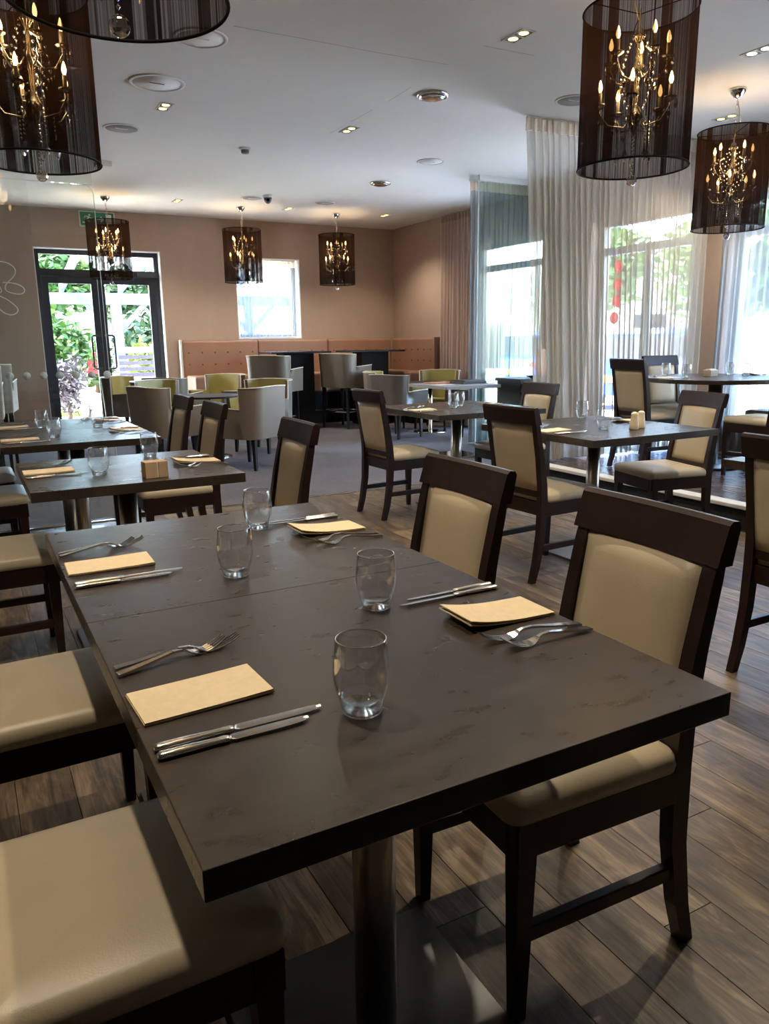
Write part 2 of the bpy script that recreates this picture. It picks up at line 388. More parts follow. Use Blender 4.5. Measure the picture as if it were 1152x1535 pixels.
# ---------------------------------------------------------------- patio door
x0, x1, z0, z1 = DOOR; x0 += .012; x1 -= .012; z1 -= .012
dr = inst('door_1', None, None, (0, 0, 0)); dr['kind'] = 'structure'
Yd = YB + .13
b = B(); b.box(x0, x0 + .06, Yd, Yd + .09, 0, z1); b.box(x1 - .06, x1, Yd, Yd + .09, 0, z1); b.box(x0 + .06, x1 - .06, Yd, Yd + .09, z1 - .06, z1); b.box(x0 + .06, x1 - .06, Yd, Yd + .09, 2.15, 2.24); b.box(x0 + .06, x1 - .06, Yd, Yd + .09, 0, .02)
b.obj('door_frame', 'dark_frame', dr)
B().box(x0 + .06, x1 - .06, Yd + .04, Yd + .048, 2.24, z1 - .06).obj('transom_pane', 'pane_glass', dr)
B().box(x1 - .30, x1 - .02, Yd - .05, Yd, 2.155, 2.22).obj('door_closer', 'grey_metal', dr)
xm = (x0 + x1) / 2 - .03
for a, c, hx in ((x0 + .062, xm - .003, xm - .06), (xm + .003, x1 - .062, xm + .06)):
    f = B(); st = .085
    f.box(a, a + st, Yd + .01, Yd + .07, .022, 2.148); f.box(c - st, c, Yd + .01, Yd + .07, .022, 2.148); f.box(a + st, c - st, Yd + .01, Yd + .07, 2.055, 2.148); f.box(a + st, c - st, Yd + .01, Yd + .07, .022, .13)
    lf = f.obj('door_leaf', 'dark_frame', dr)
    B().box(a + st, c - st, Yd + .036, Yd + .044, .13, 2.055).obj('pane', 'pane_glass', lf)
    sx = math.copysign(1, hx - xm)
    B().tube([(xm + sx * .045, Yd + .012, 1.36), (xm + sx * .045, Yd - .05, 1.36), (xm + sx * .13, Yd - .055, 1.36), (xm + sx * .15, Yd - .055, 1.34), (xm + sx * .15, Yd - .055, .92), (xm + sx * .13, Yd - .055, .90), (xm + sx * .045, Yd - .05, .90), (xm + sx * .045, Yd + .012, .90)], .014, 8).obj('handle', 'dark_frame', lf)
def window(name, x, y0, y1, z0, z1, bars_y=(), bars_z=()):
    w = inst(name, None, None); w['kind'] = 'structure'; b = B(); f = .06; xa, xb = x + .14, x + .21
    b.box(xa, xb, y0, y0 + f, z0, z1); b.box(xa, xb, y1 - f, y1, z0, z1); b.box(xa, xb, y0 + f, y1 - f, z1 - f, z1); b.box(xa, xb, y0 + f, y1 - f, z0, z0 + f)
    for q in bars_z: b.box(xa, xb, y0 + f, y1 - f, q - .04, q + .04)
    for q in bars_y: b.box(xa - .001, xb + .001, q - .04, q + .04, z0 + f, (bars_z[0] - .04) if bars_z else z1 - f)
    b.obj('window_frame', 'grey_plastic', w)
    B().box(x + .172, x + .178, y0 + f, y1 - f, z0 + f, z1 - f).obj('pane', 'pane_glass', w)
    B().box(x - .02, x + .14, y0, y1, z0 - .03, z0, .004).obj('window_sill', 'white_paint', w) if z0 > .2 else None
    portal((x + .30, (y0 + y1) / 2, (z0 + z1) / 2), (0, math.radians(90), 0), z1 - z0, y1 - y0)
    return w
for i, q in enumerate(RW): window('window_%d' % (i + 1), XR, q[0], q[1], q[2], q[3], ((q[0] + q[1]) / 2,) if i != 1 else (), (2.19,))
w = inst('window_5', None, None); w['kind'] = 'structure'; x0, x1, z0, z1 = WINB; x0 += .012; x1 -= .012; z1 -= .012; z0 += .02
b = B(); b.box(x0, x0 + .05, YB + .2, YB + .26, z0, z1); b.box(x1 - .05, x1, YB + .2, YB + .26, z0, z1); b.box(x0 + .05, x1 - .05, YB + .2, YB + .26, z1 - .05, z1); b.box(x0 + .05, x1 - .05, YB + .2, YB + .26, z0, z0 + .05)
b.obj('window_frame', 'white_paint', w); B().box(x0 + .05, x1 - .05, YB + .228, YB + .234, z0 + .05, z1 - .05).obj('pane', 'pane_glass', w)
portal(((DOOR[0] + DOOR[1]) / 2, YB + .32, 1.25), (math.radians(-90), 0, 0), 1.6, 2.45)
portal(((WINB[0] + WINB[1]) / 2, YB + .32, 1.88), (math.radians(-90), 0, 0), 1.0, 1.15)
# ---------------------------------------------------------------- curtains
def curtain(name, label, p0, p1, z0, z1, mat, amp=.035, pitch=.11, seed=0, bow=0, hem0=None, cat='curtain', tape=True):
    """pleated hanging cloth from p0 to p1 (plan points); real folds, header tape as a part"""
    rnd = random.Random(seed); a, c = Vector((*p0, 0)), Vector((*p1, 0)); d = c - a; L = d.length; d /= L; nrm = Vector((-d.y, d.x, 0))
    n = int(L / pitch * 10); root = thing(name, label, cat, (a.x, a.y, z0)); org = Vector((a.x, a.y, z0)); ph = [rnd.uniform(0, 6.28) for _ in range(6)]
    def col(i):
        s = i / n; u = s * L
        base = math.sin(2 * PI * u / pitch + 1.1 * math.sin(2 * PI * u / (pitch * 4.3) + ph[0]))
        wid = math.sin(2 * PI * u / (pitch * 2.7) + ph[1]) * .6 + math.sin(2 * PI * u / (pitch * 6.1) + ph[2]) * .5
        return s, u, base, wid
    zs = [z0 + (z1 - .10 - z0) * k / 9 for k in range(10)]
    vs = []; fs = []
    for i in range(n + 1):
        s, u, base, wid = col(i)
        for z in zs:
            h = (z - z0) / (z1 - z0); lo = 1 - h
            off = amp * (base * (.55 + .45 * lo) + wid * lo * .8) + bow * math.sin(PI * s)
            sl = math.sin(u / (pitch * 1.9) + ph[3]) * .02 * lo
            if hem0 is not None: sl += hem0 * lo * (1 - s)
            vs.append(a + d * (u + sl) + nrm * off + Vector((0, 0, z)) - org)
    m = len(zs)
    for i in range(n):
        for k in range(m - 1): fs.append((i * m + k, (i + 1) * m + k, (i + 1) * m + k + 1, i * m + k + 1))
    B().add(vs, fs, True).obj('cloth', mat, root)
    if tape:
        vs = []; fs = []
        for i in range(n + 1):
            s, u, base, wid = col(i); sq = math.tanh(base * 2.2)
            for z in (z1 - .10, z1 - .05, z1): vs.append(a + d * u + nrm * (amp * .62 * sq + bow * math.sin(PI * s)) + Vector((0, 0, z)) - org)
        for i in range(n):
            for k in range(2): fs.append((i * 3 + k, (i + 1) * 3 + k, (i + 1) * 3 + k + 1, i * 3 + k + 1))
        B().add(vs, fs, True).obj('header_tape', 'curtain_tape', root)
        B().box(-.0, L, -.012, .012, z1 - z0 - .004, z1 - z0 + .006).obj('curtain_track', 'white_plastic', root, rot=(0, 0, math.atan2(d.y, d.x)))
    return root
curtain('sheer_curtain', 'cream sheer curtain hung across the back of the raised platform', (4.24, 5.31), (6.34, 5.22), .175, 2.99, 'sheer_cream', .032, .068, 3, hem0=.22)
curtain('sheer_curtain', 'pale sheer curtain behind the frameless greenish glass screen', (5.29, 7.62), (6.36, 7.62), .02, 2.99, 'sheer_white', .03, .07, 5)
curtain('window_curtain', 'thick mauve pleated curtain beside the tan corner banquette', (6.39, 9.96), (6.39, 8.72), .02, 2.99, 'mauve_curtain', .035, .085, 8)
curtain('sheer_curtain', 'white sheer curtain over the platform window beside the round table', (6.395, 5.08), (6.395, 2.9), .175, 2.99, 'sheer_white', .03, .075, 11)
curtain('sheer_curtain', 'white sheer curtain over the window nearest the bare platform end', (6.395, 2.8), (6.395, .6), .175, 2.99, 'sheer_white', .03, .075, 14)
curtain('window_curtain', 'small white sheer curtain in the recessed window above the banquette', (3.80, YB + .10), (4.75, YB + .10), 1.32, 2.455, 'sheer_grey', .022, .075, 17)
# ---------------------------------------------------------------- glass screens
gs = thing('glass_screen', 'frameless clear glass screen with white dots and script behind the long table', 'glass screen', (.2, 5.72, 0))
b = B(); zt, xe, rr = 2.28, .72, .05
poly = [(-1.6, .01), (xe, .01), (xe, zt - rr)] + [(xe - rr + rr * math.cos(a), zt - rr + rr * math.sin(a)) for a in (PI / 6, PI / 3)] + [(xe - rr, zt), (-1.6, zt)]
b.prism(poly, 'y', -.006, .006); b.obj('pane', 'screen_glass', gs)
B().box(-1.6, .715, -.006, .006, zt + .004, 2.985).obj('pane', 'screen_glass', gs)
B().box(.7185, .7215, -.0065, .0065, .01, 2.23).obj('pane_edge', 'dot_film', gs)
B().box(-1.6, .72, -.02, .02, 2.985, CEIL).obj('top_channel', 'nickel', gs)
dm = B().lathe([(.0255, 0), (.0255, .0012)], 20).mesh('dot', 'dot_film')
for k in range(-2, 7): inst('dot', dm, gs, (.086 + .103 * k, -.0065, 1.045 - .0012 * k), (PI / 2, 0, 0))
def smooth_pts(p, n=6):
    out = []
    for i in range(len(p) - 1):
        q = [Vector(p[max(i - 1, 0)]), Vector(p[i]), Vector(p[i + 1]), Vector(p[min(i + 2, len(p) - 1)])]
        for k in range(n):
            t = k / n; out.append(.5 * ((2 * q[1]) + (q[2] - q[0]) * t + (2 * q[0] - 5 * q[1] + 4 * q[2] - q[3]) * t * t + (3 * q[1] - q[0] - 3 * q[2] + q[3]) * t ** 3))
    out.append(Vector(p[-1])); return out
for cv in ([(.25, 1.70), (.272, 1.75), (.306, 1.772), (.35, 1.765), (.385, 1.739), (.39, 1.707), (.37, 1.675), (.337, 1.643), (.321, 1.618), (.327, 1.591), (.367, 1.575), (.412, 1.574), (.433, 1.593), (.424, 1.617), (.388, 1.636), (.344, 1.643), (.307, 1.643)],
           [(.24, 1.575), (.283, 1.558), (.325, 1.535), (.366, 1.499), (.381, 1.475), (.369, 1.451), (.337, 1.44), (.301, 1.451), (.274, 1.474), (.25, 1.50)],
           [(.27, 1.64), (.289, 1.618), (.295, 1.59), (.285, 1.58), (.262, 1.575)]):
    B().tube([(p[0] - .2, -.008, p[1]) for p in smooth_pts([Vector((x, z)) for x, z in cv])], .0038, 5).obj('script_line', 'dot_film', gs)
gs2 = thing('glass_screen', 'tall frameless greenish glass panel beside the mauve curtain', 'glass screen', (5.23, 7.36, 0))
B().box(0, 1.20, -.006, .006, .01, 2.94).obj('pane', 'green_glass', gs2)
B().box(-.004, .006, -.007, .007, .01, 2.985).obj('pane_edge', 'dot_film', gs2)
B().box(0, 1.20, -.02, .02, 2.94, CEIL).obj('top_channel', 'white_plastic', gs2)
# ---------------------------------------------------------------- dining chair (front faces +x)
def make_chair():
    r = thing('dining_chair', 'chair', 'chair', group='dark framed dining chairs with cream leather')
    for y in (-.178, .178):
        sec = []
        for z, h in ((0, .0125), (.20, .017), (.40, .021), (.425, .021)): sec.append([(.18 + sx * h, y + sy * h, z) for sx, sy in ((-1, -1), (1, -1), (1, 1), (-1, 1))])
        B().sweep(sec).obj('leg', 'wenge', r)
        path = [(0, -.252, .014, .016), (.10, -.226, .016, .018), (.25, -.202, .017, .02), (.42, -.195, .018, .022), (.52, -.200, .017, .020), (.66, -.222, .016, .017), (.80, -.250, .016, .014), (.845, -.259, .016, .010)]
        sec = [[(x + sx * hx, y * (1 - .0 * z) + sy * hy, z) for sx, sy in ((-1, -1), (1, -1), (1, 1), (-1, 1))] for z, x, hy, hx in path]
        B().sweep(sec).obj('back_leg', 'wenge', r)
        B().box(-.19, .175, y - .011, y + .011, .165, .197, .003).obj('stretcher', 'wenge', r)
    f = B(); f.box(-.18, .205, -.196, -.170, .35, .42, .002); f.box(-.18, .205, .170, .196, .35, .42, .002); f.box(.183, .207, -.170, .170, .35, .42, .002); f.box(-.20, -.176, -.170, .170, .35, .42, .002)
    f.obj('seat_frame', 'wenge', r)
    B().rrect(.405, .405, .03, [(.012, 0), (.002, .006), (0, .02), (.003, .036), (.012, .047), (.03, .0535), (.07, .058), (.13, .061), (.18, .062)], .016, 0, .418).obj('seat_cushion', 'cream_leather', r)
    sec = []
    for k in range(9):   # top rail, gently curved in plan
        y = -.201 + .402 * k / 8; bx = -.008 * (1 - (2 * k / 8 - 1) ** 2)
        prof = [(-.276, .826), (-.291, .900), (-.286, .911), (-.270, .913), (-.260, .905), (-.236, .826)]
        sec.append([(x + bx, y, z) for x, z in prof])
    B().sweep(sec).obj('top_rail', 'wenge', r)
    B().box(-.205, -.180, -.162, .162, .445, .485, .003).obj('back_rail', 'wenge', r)
    # upholstered back panel: front and rear faces bulge a little
    vs = []; fs = []; ny, nz = 8, 8
    def px(z): return -.198 + (z - .48) * -.168 if z > .52 else -.198 + (z - .48) * -.1
    for side in (1, -1):
        o = len(vs)
        for i in range(ny + 1):
            for k in range(nz + 1):
                u, v = i / ny * 2 - 1, k / nz * 2 - 1; z = .480 + .349 * k / nz
                e = (1 - u ** 6) * (1 - v ** 6); vs.append((px(z) + side * (.008 + .014 * e), u * .163, z))
        for i in range(ny):
            for k in range(nz): q = [o + i * (nz + 1) + k, o + (i + 1) * (nz + 1) + k, o + (i + 1) * (nz + 1) + k + 1, o + i * (nz + 1) + k + 1]; fs.append(q)
    n1 = (ny + 1) * (nz + 1); idx = lambda i, k: i * (nz + 1) + k
    bd = [idx(i, 0) for i in range(ny + 1)] + [idx(ny, k) for k in range(1, nz + 1)] + [idx(i, nz) for i in range(ny - 1, -1, -1)] + [idx(0, k) for k in range(nz - 1, 0, -1)]
    for a, c in zip(bd, bd[1:] + bd[:1]): fs.append((a, c, c + n1, a + n1))
    B().add(vs, fs, True).obj('back_panel', 'cream_leather', r)
    return r
chair = make_chair(); cu = []
G = 'dark framed dining chairs with cream leather'
DT = 'joined double table'
CH = [(.10, 1.065, 0, 0, 'cream seat dining chair on the inner side of the double table, bare end'),
      (.105, 1.85, 0, 1, 'cream seat dining chair on the inner side of the double table, door end'),
      (.965, 1.11, 0, 178, 'dining chair on the window side of the double table, bare end'),
      (.955, 1.765, 0, 180, 'dining chair on the window side of the double table, door end'),
      (.045, 3.29, 0, 0, 'cream seat dining chair on the inner side of the table with card box'),
      (1.0, 3.12, 0, 178, 'dining chair on the window side of the table with card box'),
      (.03, 4.60, 0, 0, 'inner side dining chair of the glass screen table, nearer the card box table'),
      (.01, 5.36, 0, 0, 'inner side dining chair of the glass screen table, nearer the screen'),
      (1.0, 4.38, 0, 180, 'window side dining chair of the glass screen table, nearer the card box table'),
      (1.0, 5.10, 0, 180, 'window side dining chair of the glass screen table, nearer the screen'),
      (2.76, 4.82, 0, 2, 'dining chair at carpet edge, back turned to the double table'),
      (3.665, 4.68, 0, 180, 'dining chair in front of the sideboard at the plain carpet edge table'),
      (2.73, 3.17, 0, 3, 'dining chair on the inner side of the salt and pepper table'),
      (3.76, 3.30, 0, 168, 'dining chair beside the platform step at the salt and pepper table'),
      (2.70, 1.57, 0, 0, 'dining chair standing alone near the bare end of the platform step'),
      (5.06, 4.60, .163, -4, 'platform dining chair on the step side of the round table'),
      (5.72, 4.88, .163, -96, 'platform dining chair behind the round table by the sheer curtain'),
      (5.42, 3.80, .163, 88, 'platform dining chair on the bare end side of the round table'),
      (6.03, 4.06, .163, 176, 'platform dining chair between round table and window curtain')]
for x, y, z, rz, lb in CH: place(chair, cu, (x, y, z), rz, lb, G)
# ---------------------------------------------------------------- pedestal tables
def make_table(size_x, size_y, base=.455, two=True):
    r = thing('dining_table', 'table', 'table', group='dark square pedestal dining tables')
    tp = B().box(-size_x / 2, size_x / 2, -size_y / 2, size_y / 2, .713, .75, .0015).obj('tabletop', 'table_laminate', r)
    B().box(-.2, .2, -.2, .2, .700, .7128).obj('fixing_plate', 'plinth_black', r)
    B().lathe([(.038, .012), (.038, .70)], 28).obj('column', 'brushed_steel', r)
    B().rrect(base, base, .006, [(.0, 0), (.0, .009), (.002, .012)], smooth=False).obj('base_plate', 'base_steel', r)
    return r
tb = make_table(.77, .77); tu = []
GT = 'dark square pedestal dining tables'
place(tb, tu, (.5345, 1.038, 0), 0, 'dark square dining table forming the bare end of the double table', GT)
place(tb, tu, (.5345, 1.810, 0), 0, 'dark square dining table forming the door end of the double table', GT)
place(tb, tu, (.548, 3.235, 0), 0, 'dark square dining table carrying the small card box', GT)
tb2 = make_table(.79, .70); tu2 = []
place(tb2, tu2, (.525, 4.575, 0), 0, 'half of the glass screen table nearer the card box table', GT)
place(tb2, tu2, (.525, 5.28, 0), 0, 'half of the glass screen table right against the screen', GT)
tb3 = make_table(.92, .94); tu3 = []
place(tb3, tu3, (3.24, 4.80, 0), 0, 'dark square dining table at the carpet edge with two tumblers', GT)
place(tb3, tu3, (3.166, 3.275, 0), 0, 'dark square dining table carrying salt and pepper shakers', GT)
place(tb3, tu3, (3.20, 1.62, 0), 0, 'dark square dining table by the bare end of the platform step', GT)
rt = thing('round_table', 'round dark dining table on thick steel column on the raised platform', 'table', (5.58, 4.38, .163))
B().lathe([(.0, .715), (.595, .715), (.60, .72), (.60, .745), (.597, .75), (0, .75)], 64, smooth=False).obj('tabletop', 'table_laminate', rt)
B().lathe([(.06, .012), (.06, .715)], 28).obj('column', 'brushed_steel', rt)
B().lathe([(.27, 0), (.27, .01), (.262, .014), (.06, .016)], 40).obj('base_plate', 'base_steel', rt)
# ---------------------------------------------------------------- tumblers
def make_tumbler():
    r = thing('tumbler', 'glass', 'drinking glass', group='rounded clear tumblers')
    out = [(.0275, .004), (.0295, .012), (.0335, .024), (.0380, .040), (.0400, .054), (.0398, .068), (.0380, .086), (.0352, .106)]
    inn = [(.0338, .106), (.0366, .086), (.0384, .068), (.0386, .054), (.0366, .040), (.0318, .025), (.026, .016), (.012, .0135), (0, .013)]
    B().lathe(out + [(.0346, .1072)] + inn, 36).obj('bowl', 'tumbler_glass', r)
    B().tube([(.0345 * math.cos(2 * PI * i / 32), .0345 * math.sin(2 * PI * i / 32), .1068) for i in range(32)], .0010, 6, True).obj('rim', 'tumbler_rim', r)
    B().lathe([(0, 0.0002), (.0255, 0.0002), (.0272, .0015), (.0275, .0045), (.0292, .0112), (.0, .0112)], 36).obj('base', 'tumbler_base', r)
    return r
tum = make_tumbler(); gu = []
def tumbler(x, y, z, lb): place(tum, gu, (x, y, z), random.uniform(0, 360), lb, 'rounded clear tumblers')
for x, y, z, lb in ((.433, .868, .75, 'clear tumbler by the bare end inner setting of the double table'), (.648, 1.229, .75, 'clear tumbler by the bare end window side setting of double table'),
    (.480, 1.568, .75, 'clear tumbler by the door end inner setting of the double table'), (.667, 1.952, .75, 'clear tumbler by the door end window side setting of double table'),
    (.431, 3.108, .75, 'clear tumbler on the inner side of the table with card box'), (.708, 3.51, .75, 'clear tumbler standing behind the small card box'),
    (.40, 5.10, .75, 'inner side tumbler of the glass screen table, nearer the screen'), (.412, 4.525, .75, 'inner side tumbler of the glass screen table, nearer card box table'),
    (.70, 5.50, .75, 'window side tumbler of the glass screen table, nearer the screen'), (.703, 4.958, .75, 'window side tumbler of glass screen table, nearer card box table'),
    (3.42, 3.66, .75, 'tumbler on the far corner of the salt and pepper table'), (3.087, 3.129, .75, 'tumbler next to the salt and pepper shakers'),
    (3.167, 4.741, .75, 'tumbler on the carpet edge table, chair with turned back side'), (3.30, 4.86, .75, 'tumbler on the carpet edge table, nearer the sheer curtain'),
    (5.44, 4.80, .913, 'tumbler on round table by the curtain side setting'), (5.30, 4.46, .913, 'tumbler on round table by the step side setting'),
    (5.98, 4.56, .913, 'tumbler on round table nearer the window curtain'), (5.84, 4.30, .913, 'tumbler on round table in front of the window side tumbler')): tumbler(x, y, z, lb)
# ---------------------------------------------------------------- cutlery and napkins
def rectsec(x, y0, z, w, t): return [(x, y0 - w / 2, z), (x, y0 + w / 2, z), (x, y0 + w / 2, z + t), (x, y0 - w / 2, z + t)]
def make_knife(L):
    r = thing('table_knife', 'knife', 'knife'); k = L / .23
    hs = []
    for x, w, t in ((0, .008, .005), (.002, .0135, .008), (.006, .0168, .0100), (.05, .0156, .0094), (.085, .0125, .0080), (.096, .0150, .0088), (.101, .0135, .0075), (.106, .0085, .0055)):
        hs.append([(x * k, w / 2 * math.cos(a), .0046 + t / 2 * math.sin(a)) for a in [2 * PI * i / 12 for i in range(12)]])
    B().sweep(hs, True).obj('handle', 'cutlery_steel', r)
    bs = []
    for x, ya, yb in ((.104, -.004, .0045), (.112, -.0075, .0068), (.14, -.0080, .0072), (.18, -.0082, .0072), (.205, -.0074, .0070), (.220, -.0052, .0064), (.227, -.001, .0054), (.230, .0022, .0042)):
        m = (ya + yb) / 2; bs.append([(x * k, ya, .0042), (x * k, m, .0036), (x * k, yb, .0036), (x * k, yb, .0056), (x * k, m, .0058), (x * k, ya, .0046)])
    B().sweep(bs).obj('blade', 'cutlery_steel', r)
    return r
def make_fork(L):
    r = thing('table_fork', 'fork', 'fork'); k = L / .20
    pr = [(0, .0125, .0030, .003), (.003, .0150, .0030, .0036), (.03, .0128, .0050, .0036), (.07, .0095, .0095, .0036), (.10, .0070, .0130, .0036), (.117, .0068, .0120, .0034), (.126, .0085, .0090, .003)]
    B().sweep([rectsec(x * k, 0, z, w, t) for x, w, z, t in pr], False).obj('handle', 'cutlery_steel', r)
    pr = [(.122, .0075, .0105, .0026), (.130, .0150, .0065, .0024), (.140, .0220, .0028, .0022), (.150, .0245, .0012, .002), (.157, .0248, .0018, .002)]
    hd = B(); hd.sweep([rectsec(x * k, 0, z, w, t) for x, w, z, t in pr])
    for j in range(4):
        y = -.0104 + j * .00693
        hd.sweep([rectsec(x * k, y * s, z, w, .0018) for x, z, w, s in ((.156, .0017, .0040, 1), (.172, .0050, .0036, 1), (.188, .0112, .0032, .98), (.199, .0172, .0018, .95))])
    hd.obj('head', 'cutlery_steel', r)
    return r
KN = [make_knife(.231), make_knife(.203)]; FK = [make_fork(.205), make_fork(.186)]
ku = [[], []]; fu = [[], []]
def make_napkin(curl):
    r = thing('napkin', 'napkin', 'napkin', group='folded beige paper napkins'); L, Wd = .187, .105
    for lay in range(2):
        vs = []; fs = []; n = 10
        for side in (0, 1):
            for i in range(n + 1):
                for j in (0, 1):
                    u = i / n; x = (u - .5) * (L - .002 * lay); y = (j - .5) * (Wd - .001 * lay); cz = curl * (u ** 3) * (1 + .35 * lay) + (.0022 * lay) * (1 if j else .7)
                    vs.append((x, y, .0004 + cz + lay * .0006 + side * .0022))
        m = (n + 1) * 2
        for i in range(n):
            q = (i * 2, (i + 1) * 2, (i + 1) * 2 + 1, i * 2 + 1); fs.append(q); fs.append(tuple(x + m for x in q))
            fs.append((i * 2, (i + 1) * 2, (i + 1) * 2 + m, i * 2 + m)); fs.append((i * 2 + 1, (i + 1) * 2 + 1, (i + 1) * 2 + 1 + m, i * 2 + 1 + m))
        fs.append((0, 1, 1 + m, m)); fs.append((n * 2, n * 2 + 1, n * 2 + 1 + m, n * 2 + m))
        B().add(vs, fs).obj('paper_layer', 'napkin', r)
    return r
NP = [make_napkin(.0015), make_napkin(.012)]; nu = [[], []]
def setting(pos, z, where, side, x, y, nk=2, nf=2, jit=0):
    """side +1: diner faces +x (inner side), -1: faces -x (window side); x = outer ends of handles, y = napkin centre"""
    s = side; rz = 0 if s > 0 else 180
    R = lambda a: random.uniform(-a, a)
    i = 0 if s > 0 else 1
    place(NP[i], nu[i], (x + s * .098 + R(jit), y + R(jit), z + .0005), rz + R(3), 'folded beige paper napkin, ' + where, 'folded beige paper napkins')
    for q in range(nk):
        place(KN[q], ku[q], (x + s * .004, y - s * (.126 + .0215 * q), z), rz, ('longer' if q == 0 else 'shorter') + ' steel knife of the pair, ' + where, 'paired steel knives at the place settings')
    for q in range(nf):
        place(FK[q], fu[q], (x + s * .004, y + s * (.150 - .032 * (0 if s > 0 else 1) + .026 * q * (-1 if s > 0 else 1)), z), rz + (3 if s > 0 else -6) + (10 * q if s > 0 else 5 * q), ('longer' if q == 0 else 'shorter') + ' steel fork of the pair, ' + where, 'paired steel forks at the place settings')
setting(0, .75, 'inner side, bare end of double table', 1, .153, 1.028)
setting(0, .75, 'inner side, door end of double table', 1, .153, 1.793)
setting(0, .75, 'window side, bare end of double table', -1, .918, 1.077)
setting(0, .75, 'window side, door end of double table', -1, .918, 1.838)
setting(0, .75, 'inner side of card box table', 1, .166, 3.30)
setting(0, .75, 'window side of card box table', -1, .94, 3.235)
setting(0, .75, 'inner side of glass screen table, card box table half', 1, .14, 4.50)
setting(0, .75, 'inner side of glass screen table, screen half', 1, .14, 5.22)
setting(0, .75, 'window side of glass screen table, card box table half', -1, .915, 4.66)
setting(0, .75, 'window side of glass screen table, screen half', -1, .915, 5.33)
setting(0, .75, 'inner side, salt and pepper table', 1, 2.72, 3.24)
setting(0, .75, 'platform step side, salt and pepper table', -1, 3.60, 3.38)
setting(0, .75, 'turned back chair side, carpet edge table', 1, 2.80, 4.74)
setting(0, .75, 'sheer curtain side, carpet edge table', -1, 3.68, 4.86)
setting(0, .913, 'step side of round platform table', 1, 5.03, 4.52, 2, 1)
setting(0, .913, 'window curtain side of round platform table', -1, 6.13, 4.36, 1, 1)
# card box, shakers
bx = thing('card_box', 'small kraft card box in two halves on the square table', 'box', (.612, 2.945, .75), 4)
B().box(-.048, -.0035, -.03, .03, 0, .062, .002).obj('box_half', 'kraft_card', bx); B().box(.001, .038, -.03, .03, 0, .062, .002).obj('box_half', 'kraft_card', bx); B().box(-.0033, .0008, -.028, .028, .002, .06).obj('insert', 'white_card', bx)
sh0 = None
for x, y, lb in ((3.222, 3.035, 'cream ceramic shaker beside the tumbler'), (3.298, 3.06, 'cream ceramic shaker nearer the platform step')):
    r = thing('shaker', lb, 'shaker', (x, y, .75), 0, 'pair of cream shakers')
    B().lathe([(.0, 0), (.024, 0), (.026, .004), (.025, .03), (.020, .065), (.0185, .078), (.0195, .084), (.017, .092), (.008, .097), (0, .098)], 24).obj('body', 'ceramic_cream', r)
    B().lathe([(.0, .0972), (.006, .0975), (.004, .0992), (0, .0995)], 10).obj('cap', 'nickel', r)
cbx = thing('card_box', 'small cream card holder in the middle of the round table', 'box', (5.60, 4.46, .913), 10)
B().box(-.06, .06, -.035, .035, 0, .055, .004).obj('holder', 'ceramic_cream', cbx); B().box(-.05, .05, -.02, .02, .055, .062).obj('cards', 'white_card', cbx)
